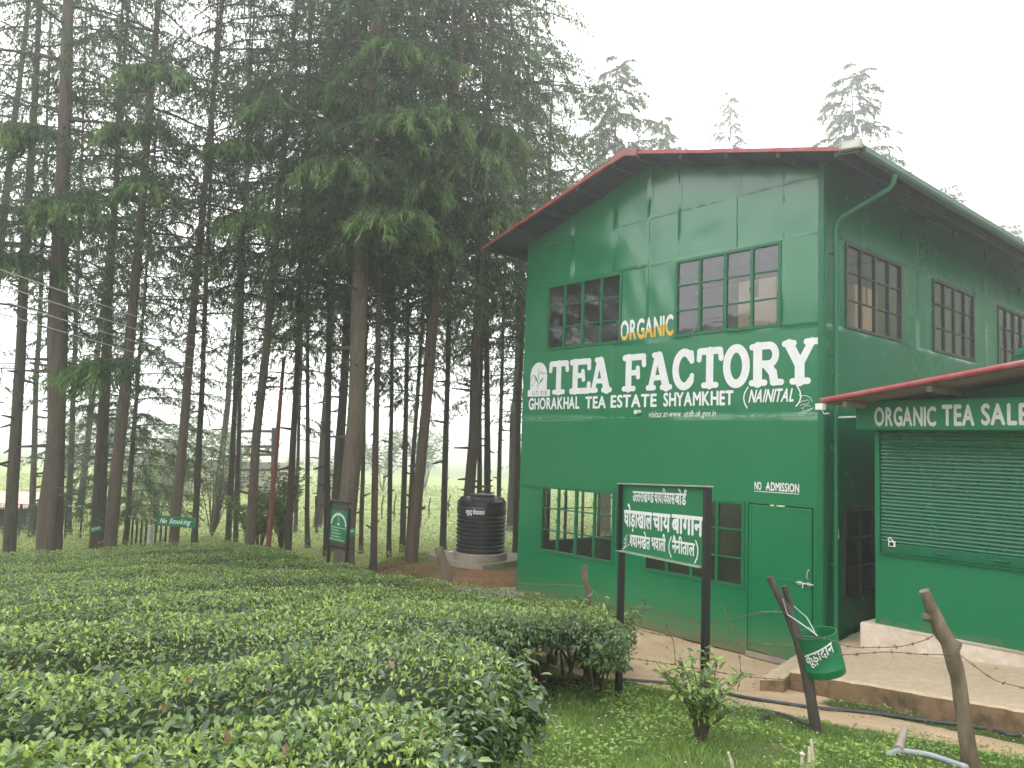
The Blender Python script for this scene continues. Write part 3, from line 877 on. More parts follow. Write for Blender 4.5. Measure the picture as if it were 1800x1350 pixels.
for fn, a, b in ((letter_T, -4.976, -4.486), (letter_E, -4.464, -3.967), (letter_A, -3.99, -3.523), (letter_F, -3.293, -2.82), (letter_A, -2.802, -2.336), (letter_C, -2.326, -1.921),
                 (letter_T, -1.889, -1.444), (letter_O, -1.435, -1.041), (letter_R, -1.033, -.532), (letter_Y, -.538, -.04)):
    fn(a, b)
L.build('lettering', M['white_paint'], fmap, factory, 'big white slab letters TEA FACTORY')
L = Letters()
put_word(L, 'ORGANIC', -3.345, -2.322, 4.352, 4.652, .048)
# two-tone paint: white above, yellow below a slanting line
V0 = np.concatenate(L.V); bm = bmesh.new(); vv = [bm.verts.new(p) for p in V0]
for f in L.F:
    try: bm.faces.new([vv[i] for i in f])
    except ValueError: pass
bmesh.ops.bisect_plane(bm, geom=bm.verts[:] + bm.edges[:] + bm.faces[:], plane_co=(-2.83, 4.485, 0), plane_no=(-.10, 1, 0))
bm.verts.index_update()
L2 = Letters(); L2.V = [np.array([tuple(v.co) for v in bm.verts])]; L2.F = [tuple(v.index for v in f.verts) for f in bm.faces]
L2.mi = [0 if (f.calc_center_median().y - 4.485 - .10 * (f.calc_center_median().x + 2.83)) > 0 else 1 for f in bm.faces]
bm.free()
L2.build('lettering', [M['white_paint'], M['yellow_paint']], fmap, factory, 'small white and yellow word ORGANIC')
for wd_, xa, xb, ya_, yb_ in (('GHORAKHAL', -5.472, -4.220, 3.285, 3.482), ('TEA', -4.072, -3.632, 3.286, 3.472), ('ESTATE', -3.515, -2.608, 3.290, 3.480), ('SHYAMKHET', -2.470, -1.282, 3.292, 3.486)):
    L = Letters(); put_word(L, wd_, xa, xb, ya_, yb_, .052); L.build('lettering', M['white_paint'], fmap, factory, 'white sans word ' + wd_)
L = Letters()
put_word(L, 'NAINITAL', -1.02, -.375, 3.320, 3.485, .042, shear=.22)
L.stroke([(-1.05, 3.525), (-1.10, 3.45), (-1.115, 3.38), (-1.10, 3.31), (-1.062, 3.245)], .018); L.stroke([(-.345, 3.525), (-.30, 3.45), (-.285, 3.38), (-.305, 3.31), (-.35, 3.255)], .018)
L.build('lettering', M['white_paint'], fmap, factory, 'white slanted word (NAINITAL)')
L = Letters()
put_word(L, 'visitus at-www. utdb.uk.gov.in', -2.745, -1.557, 3.105, 3.222, .014, shear=.25)
L.build('lettering', M['white_paint'], fmap, factory, 'thin white web address line')
L = Letters()
put_word(L, 'NO', -.935, -.835, 2.160, 2.262, .045); put_word(L, 'ADMISSION', -.765, -.305, 2.160, 2.268, .045); L.stroke([(-.765, 2.20), (-.74, 2.215)], .014)
L.stroke([(-.935, 2.138), (-.305, 2.142)], .008)
L.build('lettering', M['white_paint'], fmap, factory, 'small underlined white words NO ADMISSION')
L = Letters()                                # painter's small signature mark
rg = random.Random(11)
for k in range(4):
    y = 3.30 - k * .036; x = -.305 + k * .012
    L.stroke([(x + j * .020, y + rg.uniform(-.014, .014) + .006 * j) for j in range(7)], .007)
L.stroke([(-.30, 3.385), (-.22, 3.39), (-.16, 3.36), (-.135, 3.31)], .008); L.stroke([(-.32, 3.165), (-.22, 3.17), (-.12, 3.23)], .008)
L.stroke([(-.31, 3.40), (-.28, 3.37)], .01)
L.build('signature', M['white_paint_dull'], fmap, factory)
# emblem: white arch on a base, hill line, two green leaves
L = Letters()
x0, x1, b0, b1 = -5.452, -5.020, 3.620, 3.88
L.poly([(x0, b0 - .005), (x1, b0 - .005), (x1, b1)] + [(-5.236 + .216 * math.cos(R(a)), b1 + .235 * math.sin(R(a))) for a in range(10, 171, 10)] + [(x0, b1)], 0, 0)
L.poly([(-5.512, 3.515), (-4.935, 3.510), (-4.935, 3.625), (-5.512, 3.632)], 0, .0004)
def bl(p, wd, m=1): L.stroke(p, wd, m, lift=.0012 + .0002 * (L.k % 6))
bl([(-5.442, 3.80), (-5.40, 3.87), (-5.36, 3.90), (-5.335, 3.86), (-5.31, 3.80)], .008)
bl([(-5.215, 3.90), (-5.185, 3.96), (-5.165, 3.91), (-5.14, 3.93), (-5.11, 3.90), (-5.06, 3.92), (-5.03, 3.895)], .008)
bl([(-5.43, 3.72), (-5.39, 3.70), (-5.345, 3.76), (-5.31, 3.79)], .008)
bl([(-5.245, 3.64), (-5.25, 3.75), (-5.24, 3.85), (-5.25, 4.00)], .009)
L.put(np.array([(-5.25, 3.745), (-5.30, 3.80), (-5.345, 3.895), (-5.27, 3.83)]), [(0, 1, 2, 3)], 2, .0026); L.put(np.array([(-5.245, 3.72), (-5.15, 3.775), (-5.085, 3.855), (-5.18, 3.80)]), [(0, 1, 2, 3)], 2, .0026)
n0 = L.n
put_word(L, 'U.T. D.B.', -5.385, -4.99, 3.535, 3.608, .004, 1)
L.V[1] = L.V[1]
for i in range(len(L.V)):
    if L.mi and i >= 8: L.V[i][:, 2] = np.maximum(L.V[i][:, 2], .0012)
L.build('emblem', [M['white_paint'], M['black_line'], M['leaf_paint']], fmap, factory, 'white arch emblem with two green leaves and U.T.D.B.')
# wall scratches / flaking paint along the seam
# thin cables on the side wall
mb = MB()
mb.tube([(.030, .30, 5.6), (.030, .30, 5.0), (.030, .305, 4.2), (.030, .30, 3.1), (.032, .295, 2.3), (.04, .285, 2.15), (.045, .28, 2.0), (.04, .285, 1.88), (.045, .28, 1.75)], .008, 6)
mb.tube([(.035, .27, 2.75), (.045, .262, 2.4), (.06, .25, 2.15), (.05, .262, 2.0)], .006, 6)
mb.tube([(.03, .30, 3.125), (.2, .34, 3.13), (.50, .2, 3.13)], .014, 6)
mb.build('cable', M['white_plastic'], factory)
bulb = empty('hanging_bulb_socket', fac(.05, .28, 1.62), 0, 'small cream bulb socket dangling on a wire beside the green downpipe', 'light socket')
mb = MB(); mb.lathe([(.004, .13), (.012, .12), (.016, .09), (.016, .05), (.022, .045), (.022, .0), (.016, -.012), (.0, -.014)], 12); mb.build('socket', M['white_plastic'], bulb, smooth=True)
mb = MB(); mb.tube([(0, 0, .13), (.004, .003, .25)], .005, 6); mb.build('wire', M['white_plastic'], bulb)

# cartons stacked inside the upper storey by the corner window
def carton(u, s, z, w_, d_, h_, rot, label):
    o = empty('cardboard_box', fac(u, s, z), ROTZ + rot, label, 'box', 'cardboard boxes inside the upper windows')
    mb = MB(); mb.box(-w_ / 2, w_ / 2, -d_ / 2, d_ / 2, 0, h_); mb.build('carton', M['card'], o, bevel=.008)
    mb = MB(); mb.box(-w_ / 2 - .002, w_ / 2 + .002, -.03, .03, h_ - .25, h_ + .002); mb.box(-.03, .03, -d_ / 2 - .002, d_ / 2 + .002, h_ - .25, h_ + .003); mb.build('tape', M['wood_ply'], o)
carton(-1.12, .62, 3.105, .62, .6, .98, .02, 'lower brown carton behind the third pane column of the upper front window')
carton(-1.13, .62, 4.09, .60, .58, .98, -.03, 'upper brown carton behind the third pane column of the upper front window')
carton(-.46, .66, 3.105, .60, .62, 1.02, -.02, 'lower brown carton in the corner between front and side upper windows')
carton(-.47, .66, 4.13, .58, .6, 1.08, .03, 'tall upper brown carton in the corner between front and side upper windows')
carton(-.47, 1.62, 3.105, .62, .7, 1.0, .02, 'lower brown carton behind the first side window of the upper storey')
carton(-.48, 1.60, 4.11, .60, .66, .92, -.02, 'upper brown carton behind the first side window of the upper storey')

# ================================================================== TEA SHOP
SHU, SHS = .555, .20
shop = empty('tea_shop', fac(SHU, SHS, 0), ROTZ, 'low green kiosk with roller shutter and sloping red-edged roof', 'shop')
SL = 5.2
PT = lambda u, s: .34 + .0943 * u + .101 * s          # pavement top in factory frame
pz = lambda x, y: PT(SHU + x, SHS + y)
mb = MB()
top = lambda x, y: .695 + .0 * x
mb.prism([(-.14, -.10), (SL, -.10), (SL, 3.0), (-.14, 3.0)], lambda x, y: pz(x, y) - .15, lambda x, y: .69 + .004 * math.sin(x * 9) + (-.012 if (y > -.05) else 0))
mb.build('plinth', M['plinth'], shop, bevel=.02)
mb = MB()
mb.box(0, SL, 0, .06, .68, 1.52)                      # counter front
mb.box(0, .06, .0605, .12, .68, 2.96); mb.box(0, .055, -.006, .06, 1.5205, 2.96)  # jamb
mb.box(0, .05, .1205, 3.0, .68, 3.22)
mb.prism([(.0, .02), (SL, .02), (SL, .06), (.0, .06)], 2.80, lambda x, y: 3.235 + .156 * (x + SHU - .37) - .02)
mb.box(0, SL, 2.95, 3.0, .68, 3.5)
mb.build('wall', M['green_shop'], shop, bevel=.003)
# fascia board boxed out over the shutter
mb = MB()
FX0 = .515 - SHU
mb.prism([(FX0, -.40), (SL, -.40), (SL, -.002), (FX0, -.002)], 2.955, 3.29)
mb.build('fascia', M['green_shop'], shop, bevel=.006)
L = Letters(); smap = lambda x, z, l: (x - SHU, -.4035 - l, z)
put_word(L, 'ORGANIC', .737, 1.396, 2.998, 3.205, .05); put_word(L, 'TEA', 1.466, 1.773, 3.006, 3.220, .05); put_word(L, 'SALES', 1.848, 2.36, 3.012, 3.225, .05)
L.build('lettering', M['white_paint_dull'], smap, shop, 'white words ORGANIC TEA SALES')
# roller shutter
mb = MB()
rows = 30; SY = .035
A = .062; B = SL - .05
zs = []; z = 1.64
while z < 2.93:
    zs += [(z, 0), (z + .005, .012), (z + .016, .019), (z + .030, .015), (z + .039, 0)]; z += .0425
vs = []; XS = [A + (B - A) * k / 40 for k in range(41)]
for i, (zz, d) in enumerate(zs):
    for x in XS: vs.append((x, SY - d + .004 * vn(x * 1.3, (i // 5) * .7, 3) + .002 * vn(x * 4, (i // 5) * 2.1, 8), zz + .0025 * vn(x * .9, (i // 5) * .5, 6)))
mb.add(vs, [(41 * i + k, 41 * i + k + 1, 41 * i + k + 42, 41 * i + k + 41) for i in range(len(zs) - 1) for k in range(40)])
sh = mb.build('roller_shutter', M['shutter'], shop, auto=R(25))
mb = MB(); mb.box(A, B, SY - .02, SY + .01, 1.525, 1.638); mb.build('bottom_bar', M['shutter'], sh, bevel=.005)
mb = MB(); mb.box(A, B, -.045, SY - .0205, 1.508, 1.5195); mb.build('sill', M['green_trim'], sh)
mb = MB()
for x in (.75, 1.33): mb.tube([(x - .07, SY - .021, 1.585), (x - .06, SY - .05, 1.585), (x + .06, SY - .05, 1.585), (x + .07, SY - .021, 1.585)], .010, 8)
mb.build('pull_handle', M['green_trim'], sh)
pl = MB(); pl.box(.16, .235, SY - .052, SY - .022, 1.60, 1.665); pl.tube([(.165, SY - .037, 1.66), (.15, SY - .037, 1.69), (.17, SY - .037, 1.705), (.20, SY - .037, 1.68), (.205, SY - .037, 1.66)], .007, 6)
pl.build('padlock', M['white_plastic'], sh, bevel=.006)
pl = MB(); pl.box(.175, .22, SY - .0545, SY - .0525, 1.612, 1.653); pl.build('lock_cover', M['black_metal'], sh)
# shop roof: shed slope rising to the right
RZ0 = lambda x: 3.235 + .156 * (x + SHU - .37)
RA, RB = .36 - SHU, SL + .2; RS0, RS1 = -.90, 3.1
ns = int((RS1 - RS0) / .0195); S = np.linspace(RS0, RS1, ns); xs = np.linspace(RA, RB, 5)
V = np.concatenate([np.column_stack([np.full(ns, x), S, RZ0(x) + .02 + .008 * np.sin(2 * math.pi * S / .078)]) for x in xs])
I = np.arange(len(V)).reshape(5, ns); F = np.stack([I[:-1, :-1], I[:-1, 1:], I[1:, 1:], I[1:, :-1]], -1).reshape(-1, 4)
np_mesh('roof', V, F, [M['corroof']], shop, smooth=True)
def sbox(mb, x0, x1, y0, y1, d0, d1):
    mb.add([(x0, y0, RZ0(x0) + d0), (x1, y0, RZ0(x1) + d0), (x1, y1, RZ0(x1) + d0), (x0, y1, RZ0(x0) + d0), (x0, y0, RZ0(x0) + d1), (x1, y0, RZ0(x1) + d1), (x1, y1, RZ0(x1) + d1), (x0, y1, RZ0(x0) + d1)],
           [(0, 3, 2, 1), (4, 5, 6, 7), (0, 1, 5, 4), (1, 2, 6, 5), (2, 3, 7, 6), (3, 0, 4, 7)])
mb = MB(); sbox(mb, RA + .03, RB, RS0 + .02, RS1 - .02, -.012, .002); mb.build('ceiling_board', M['wood_ply'], shop)
mb = MB(); mb.tube([(RA - .01, RS0 - .012, RZ0(RA) + .03), (RB, RS0 - .012, RZ0(RB) + .03)], .030, 10); sbox(mb, RA, RB, RS0 - .004, RS0 + .14, .034, .044); mb.build('verge_trim', M['red'], shop, auto=R(40))
mb = MB()
for x in (RA + .25, RA + 1.15, RA + 2.2, RA + 3.3, RA + 4.4): mb.box(x - .025, x + .025, RS0 + .03, RS1 - .1, RZ0(x - .025) - .075, RZ0(x - .025) - .0125)
mb.build('rafter', M['wood_ply'], shop)
mb = MB(); mb.box(RA - .06, RA + .03, RS0 - .05, RS0 + .03, RZ0(RA) - .075, RZ0(RA) - .004); mb.tube([(RA, RS0, RZ0(RA) - .075), (RA + .01, RS0 + .02, RZ0(RA) - .12), (RA + .05, RS0 + .06, RZ0(RA) - .11)], .008, 6)
mb.build('junction_box', M['white_plastic'], shop, bevel=.004)

rtp = on_plane(1790, 640, fac(0, 1.2), SD); ru, rs_ = to_fac(rtp[0], rtp[1]); rtop = on_plane(1800, 606, fac(0, 1.2), SD)[2]
ru += .42; rzb = 3.235 + .156 * (ru - .37) + .035
rt_o = empty('roof_tank', fac(ru, 1.2, rzb), ROTZ, 'dark round water tank standing on the kiosk roof at the right edge', 'water tank')
hh = max(.35, rtop - rzb); mb = MB(); mb.lathe([(0, 0), (.46, 0), (.47, .03), (.47, hh * .55), (.455, hh * .6), (.46, hh * .66), (.40, hh * .86), (.26, hh * .96), (0, hh * .97)], 40); mb.build('body', M['green_trim'], rt_o, auto=R(40))
mb = MB(); mb.lathe([(.24, hh * .955), (.24, hh * 1.02), (.22, hh * 1.05), (0, hh * 1.06)], 30); mb.build('lid', M['tank'], rt_o, auto=R(40))

# pavement in front of the shop (a raised slab with a worn edge) and its lower step
def pave(name, poly, topf, botf, mats, wob=.012, seed=1):
    rr = random.Random(seed); P = []
    for (a, b) in zip(poly, poly[1:] + poly[:1]):
        n = max(1, int(math.dist(a, b) / .10)) if math.dist(a, b) < 6 else 8
        for k in range(n):
            t = k / n; P.append((a[0] + (b[0] - a[0]) * t + (rr.uniform(-wob, wob) if k else 0), a[1] + (b[1] - a[1]) * t + (rr.uniform(-wob, wob) if k else 0)))
    mb = MB(); n = len(P)
    cx = sum(p[0] for p in P) / n; cy_ = sum(p[1] for p in P) / n
    inn = [(p[0] + (cx - p[0]) * .012, p[1] + (cy_ - p[1]) * .012) for p in P]
    vs = [(x, y, botf(x, y)) for x, y in P] + [(x, y, topf(x, y) - .02 + rr.uniform(-.006, .004)) for x, y in P] + [(x, y, topf(x, y)) for x, y in inn]
    mb.m = 1
    mb.add(vs, [(i, (i + 1) % n, n + (i + 1) % n, n + i) for i in range(n)]); mb.m = 0
    b0 = 0
    mb.f += [(n + i, n + (i + 1) % n, 2 * n + (i + 1) % n, 2 * n + i) for i in range(n)] + [tuple(range(2 * n, 3 * n))]; mb.mi += [0] * (n + 1)
    o = mb.build(name, mats); o.location = FO; o.rotation_euler = (0, 0, ROTZ)
    return tag(o, kind='structure')
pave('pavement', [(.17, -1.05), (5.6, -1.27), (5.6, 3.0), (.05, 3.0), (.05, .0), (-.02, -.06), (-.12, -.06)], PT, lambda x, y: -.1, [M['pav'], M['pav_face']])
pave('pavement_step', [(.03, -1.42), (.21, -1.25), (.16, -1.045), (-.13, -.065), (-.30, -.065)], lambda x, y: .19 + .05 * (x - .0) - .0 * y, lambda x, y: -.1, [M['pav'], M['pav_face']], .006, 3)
# pale strip of concrete at the far corner of the factory
pave('path', [(-6.55, -.70), (-5.4, -.95), (-5.4, -.02), (-5.72, .0), (-5.72, 2.2), (-6.55, 2.2)], lambda x, y: .075, lambda x, y: -.2, [M['slab'], M['slab']], .02, 5)

# ================================================================== SIGNBOARD (Devanagari)
SA = np.array([1.065, 7.2]); SV = np.array([.34, -.94]); SV = SV / np.linalg.norm(SV); SROT = math.atan2(SV[1], SV[0])
sign = empty('signboard', (SA[0], SA[1], 0), SROT, 'green signboard with white Hindi lettering on two black posts', 'signboard')
gl_, gr_ = tz(*SA), tz(*(SA + SV * 1.31))
tilt = .040
sb = lambda x, z: z + tilt * x                         # board hangs slightly out of level
mb = MB(); mb.box(-.055, .0, -.015, .035, gl_ - .3, 1.687); mb.build('post', M['black_metal'], sign, bevel=.004)
mb = MB(); mb.box(1.296, 1.346, -.015, .035, gr_ - .3, 2.37); mb.build('post', M['black_metal'], sign, bevel=.004)
def tiltbox(mb, x0, x1, y0, y1, z0, z1):
    mb.add([(x0, y0, sb(x0, z0)), (x1, y0, sb(x1, z0)), (x1, y1, sb(x1, z0)), (x0, y1, sb(x0, z0)), (x0, y0, sb(x0, z1)), (x1, y0, sb(x1, z1)), (x1, y1, sb(x1, z1)), (x0, y1, sb(x0, z1))],
           [(0, 3, 2, 1), (4, 5, 6, 7), (0, 1, 5, 4), (1, 2, 6, 5), (2, 3, 7, 6), (3, 0, 4, 7)])
mb = MB(); tiltbox(mb, -.03, 1.292, .008, .016, 1.70, 2.30); mb.build('board', M['green_board'], sign)
mb = MB(); tiltbox(mb, -.06, 1.35, -.035, .045, 2.302, 2.312); tiltbox(mb, -.06, 1.294, -.035, .045, 1.688, 1.698); mb.m = 1; tiltbox(mb, -.06, -.025, -.034, .0075, 1.699, 2.301)
mb.build('frame', [plain('pale_green_edge', (.30, .34, .25), .6), M['black_metal']], sign)
L = Letters(); gmap = lambda x, z, l: (x, .0065 - l, sb(x, z))
DR = (0, .62)
put_word(L, 'उत~तराखण~ड', .165, .53, 2.155, 2.240, .042, ref=DR); put_word(L, 'चाय', .545, .665, 2.155, 2.240, .042, ref=DR); put_word(L, 'िवकास', .675, .865, 2.155, 2.240, .042, ref=DR); put_word(L, 'बोड^', .875, 1.04, 2.155, 2.240, .042, ref=DR)
put_word(L, 'घोड़ाखाल', .015, .508, 1.925, 2.062, .050, ref=DR); put_word(L, 'चाय', .530, .800, 1.925, 2.062, .050, ref=DR); put_word(L, 'बागान', .832, 1.270, 1.925, 2.066, .050, ref=DR)
put_word(L, 'श~यामखेत', .128, .485, 1.750, 1.850, .042, ref=DR); put_word(L, 'भवाली', .512, .740, 1.760, 1.856, .042, ref=DR); put_word(L, 'नैनीताल', .838, 1.165, 1.765, 1.858, .042, ref=DR)
L.stroke([(.825, 1.885), (.798, 1.845), (.79, 1.80), (.80, 1.76), (.828, 1.725)], .014); L.stroke([(1.18, 1.885), (1.205, 1.845), (1.213, 1.80), (1.20, 1.755), (1.172, 1.715)], .014)
rg = random.Random(5)
for k in range(3): L.stroke([(.02 + j * .014, 1.79 - k * .030 + rg.uniform(-.008, .008) + .012 * j) for j in range(5)], .008)
L.stroke([(.0, 1.71), (.06, 1.735), (.12, 1.765)], .007)
L.build('lettering', M['white_paint'], gmap, sign)

# ================================================================== FENCE POSTS, BIN, WIRE
def wood_post(name, pts, rad, mat, label, cat='post', forks=(), group='rough wooden fence posts', seed=0):
    base = pts[0]; o = empty(name, base, 0, label, cat, group)
    rr = random.Random(seed); mb = MB()
    def rough(pp, rd, n=14):
        P = [Vector(p) - Vector(base) for p in pp]; out = []; ro = []
        for i in range(len(P) - 1):
            for k in range(5):
                t = k / 5; out.append(P[i].lerp(P[i + 1], t)); ro.append(rd[i] + (rd[i + 1] - rd[i]) * t)
        out.append(P[-1]); ro.append(rd[-1])
        b = len(mb.v); mb.tube(out, ro, n)
        for j in range(b, len(mb.v)):
            v = Vector(mb.v[j]); k = min(range(len(out)), key=lambda q: (out[q] - v).length_squared)
            d = v - out[k]; s = 1 + .16 * vn(v.x * 22 + seed, v.y * 22, v.z * 7) + .08 * vn(v.x * 60, v.y * 60, v.z * 24 + seed)
            mb.v[j] = tuple(out[k] + d * s)
    rough(pts, rad)
    for fp, fr in forks: rough(fp, fr, 10)
    mb.build('timber', mat, o, auto=R(60))
    return o
def P3(px, py, d): return at(px, py, d)
D1 = hit(1437, 1288)[1]
D2 = hit(1708, 1352)[1]
pb = hit(1437, 1288); pb2 = pb - np.array([-.03, 0, .25])
post1 = wood_post('fence_post', [pb2, P3(1434, 1280, D1), P3(1420, 1195, D1), P3(1402, 1120, D1), P3(1385, 1075, D1), P3(1368, 1045, D1), P3(1352, 1014, D1)],
                  [.044, .042, .038, .036, .040, .030, .024], M['post_dark'], 'dark forked fence post with a green bin wired to it', forks=[([P3(1387, 1078, D1), P3(1390, 1060, D1), P3(1384, 1047, D1), P3(1379, 1030, D1)], [.028, .025, .023, .020])], seed=3)
pb = hit(1708, 1352); pb2 = pb - np.array([-.02, 0, .25])
post2 = wood_post('fence_post', [pb2, P3(1706, 1345, D2), P3(1694, 1260, D2), P3(1684, 1190, D2), P3(1668, 1130, D2), P3(1652, 1105, D2), P3(1640, 1075, D2), P3(1624, 1038, D2)],
                  [.054, .052, .048, .046, .052, .048, .040, .034], M['post_wood'], 'knobbly pale fence post with broken branch stubs, no bin',
                  forks=[([P3(1650, 1098, D2), P3(1638, 1086, D2), P3(1621, 1084, D2)], [.034, .026, .022]), ([P3(1676, 1145, D2), P3(1684, 1132, D2), P3(1686, 1127, D2)], [.036, .026, .020]), ([P3(1660, 1120, D2), P3(1648, 1117, D2)], [.034, .024])], seed=8)
D3 = 8.9; b3 = at(1034, 1075, D3)
post3 = wood_post('fence_post', [(b3[0], b3[1], tz(b3[0], b3[1]) - .2), b3, P3(1034, 1040, D3), P3(1028, 1015, D3), P3(1027, 994, D3)], [.040, .038, .034, .034, .030], M['post_wood'], 'thin wooden stake rising from the hedge in front of the green wall', seed=12)
D4 = 12.6; b4 = at(783, 1040, D4)
post4 = wood_post('fence_post', [(b4[0], b4[1], tz(b4[0], b4[1]) - .2), b4, P3(786, 1010, D4), P3(778, 985, D4), P3(771, 962, D4)], [.10, .095, .085, .078, .07], M['post_wood'], 'split stump of a post on the red bank before the water tank', seed=21)

# waste bin
bc0 = at(1452, 1184, D1 - .02); bc1 = at(1434, 1112, D1 - .02)
binv = Vector(bc1 - bc0); BH = binv.length; BR = .148
bino = empty('waste_bin', bc0, 0, 'dented green tin waste bin with white Hindi word hanging from the forked post', 'bin')
bino.rotation_mode = 'QUATERNION'; bino.rotation_quaternion = binv.to_track_quat('Z', 'Y') 
mb = MB()
prof = [(0, .004), (BR - .006, .0), (BR, .008), (BR, .05), (BR + .003, .056), (BR, .062), (BR + .001, BH * .5), (BR, BH - .02), (BR + .005, BH - .012), (BR + .005, BH), (BR - .004, BH), (BR - .006, BH - .03), (BR - .006, .02), (0, .02)]
mb.lathe(prof, 44)
for i, v in enumerate(mb.v):
    a = math.atan2(v[1], v[0]); k = 1 + .012 * vn(math.cos(a) * 2, math.sin(a) * 2, v[2] * 5)
    mb.v[i] = (v[0] * k, v[1] * k, v[2])
mb.build('body', M['green_board'], bino, auto=R(40))
inv = (bino.rotation_quaternion.to_matrix()).inverted()
toc = inv @ (Vector(CAM) - Vector(bc0)); ang0 = math.atan2(toc.y, toc.x)
def bmap(x, y, l):
    a = ang0 + x / BR; r_ = BR + .006 + l
    return (r_ * math.cos(a), r_ * math.sin(a), y)
L = Letters()
put_word(L, 'कूड़ादान', -.125, .095, BH * .36, BH * .58, .03, ref=DR, slope=.085, shear=-.1)
L.build('lettering', M['white_paint'], bmap, bino)
mb = MB()
q = lambda p: inv @ (Vector(p) - Vector(bc0))
mb.tube([q(P3(1376, 1052, D1 - .06)), q(P3(1384, 1080, D1 - .06)), q(P3(1408, 1096, D1 - .1)), q(P3(1430, 1112, D1 - .14)), q(P3(1437, 1118, D1 - .15))], .005, 6)
mb.tube([q(P3(1388, 1058, D1 + .04)), q(P3(1405, 1074, D1 + .02)), q(P3(1418, 1085, D1 - .02)), q(P3(1432, 1110, D1 - .12))], .0035, 6)
for k in range(6):
    p = P3(1421 + k * 2.6, 1104 + k * 2.2, D1 - .13); mb.tube([q(p) + Vector((.008, 0, .006)), q(p) + Vector((-.008, 0, -.006))], .004, 5)
mb.build('handle_wire', M['bright_wire'], bino)

def barbed(pts, label, r=.0032, barbs=True, mat='wire', name='barbed_wire', group='rusty barbed wire strands', cat='wire', seed=1):
    P = [Vector(p) for p in pts]; out = []
    for i in range(len(P) - 1):                        # Catmull-Rom
        a, b, c, d = P[max(0, i - 1)], P[i], P[i + 1], P[min(len(P) - 1, i + 2)]
        for k in range(8):
            t = k / 8
            out.append(.5 * ((2 * b) + (c - a) * t + (2 * a - 5 * b + 4 * c - d) * t * t + (3 * b - a - 3 * c + d) * t ** 3))
    out.append(P[-1])
    base = out[0].copy(); o = [p - base for p in out]
    mb = MB(); mb.tube(o, r, 5); rr = random.Random(seed)
    if barbs:
        acc = 0
        for i in range(1, len(o)):
            acc += (o[i] - o[i - 1]).length
            if acc > .10:
                acc = 0; c = o[i]
                for _ in range(2):
                    d = Vector((rr.uniform(-1, 1), rr.uniform(-1, 1), rr.uniform(-1, 1))).normalized() * .016
                    mb.tube([c - d, c + d], .0022, 4)
                mb.tube([c - (o[i] - o[i - 1]).normalized() * .008, c + (o[i] - o[i - 1]).normalized() * .008], r * 1.7, 5)
    ob = mb.build(name, M[mat]); ob.location = base
    return tag(ob, label, cat, group)
Dm = 7.4
barbed([P3(1026, 1031, D3 - .04), P3(1000, 1028, 9.6), P3(960, 1027, 11), P3(907, 1024, 12.4), P3(790, 1008, D4)], 'wire strand running left from the stake across the green wall foot', seed=1)
barbed([P3(1034, 1032, D3 - .04), P3(1080, 1062, 8.3), P3(1120, 1069, 7.8), P3(1160, 1077, 7.3), P3(1205, 1092, 6.9), P3(1250, 1096, 6.5), P3(1300, 1085, 6.1), P3(1340, 1076, 5.9), P3(1380, 1076, D1 - .05)], 'top sagging wire strand crossing behind the Hindi signboard posts', seed=2)
barbed([P3(1034, 1050, D3 - .04), P3(1120, 1105, 7.8), P3(1230, 1123, 6.8), P3(1330, 1131, 6.0), P3(1392, 1134, D1 - .05)], 'second wire strand behind the right signboard post, below the top one', seed=3)
barbed([P3(1060, 1150, 8.3), P3(1150, 1163, 7.5), P3(1230, 1176, 6.8), P3(1320, 1190, 6.1), P3(1408, 1196, D1 - .05)], 'lowest slack wire strand over the dirt behind the small shrub', seed=4)
barbed([P3(1168, 1079, 7.25), P3(1172, 1100, 7.2), P3(1184, 1130, 7.2), P3(1187, 1170, 7.2)], 'short hanging wire tie between the signboard posts', seed=5, barbs=True)
barbed([P3(1268, 1060, 6.4), P3(1283, 1095, 6.35), P3(1296, 1130, 6.3), P3(1302, 1180, 6.2), P3(1296, 1215, 6.2)], 'long hanging wire tie right of the black signboard post', seed=6)
barbed([P3(1400, 1118, D1 - .05), P3(1450, 1122, D1 - .22), P3(1490, 1136, 5.6), P3(1545, 1138, 5.4), P3(1590, 1135, 5.3), P3(1625, 1125, 5.2), P3(1642, 1116, D2 - .04)], 'wire strand in front of the bin up to the notch of the knobbly post', seed=7)
barbed([P3(1410, 1150, D1 - .05), P3(1450, 1153, D1 - .24), P3(1500, 1150, 5.55), P3(1560, 1146, 5.4), P3(1620, 1150, 5.25), P3(1672, 1151, D2 - .05)], 'wire strand across the lower bin to the middle of the knobbly post', seed=8)
barbed([P3(1684, 1148, D2 - .05), P3(1715, 1172, 5.1), P3(1745, 1193, 5.1), P3(1775, 1203, 5.1), P3(1850, 1215, 5.1), P3(2000, 1190, 5.1)], 'wire strand sagging right from the knobbly post in front of the plinth', seed=9)

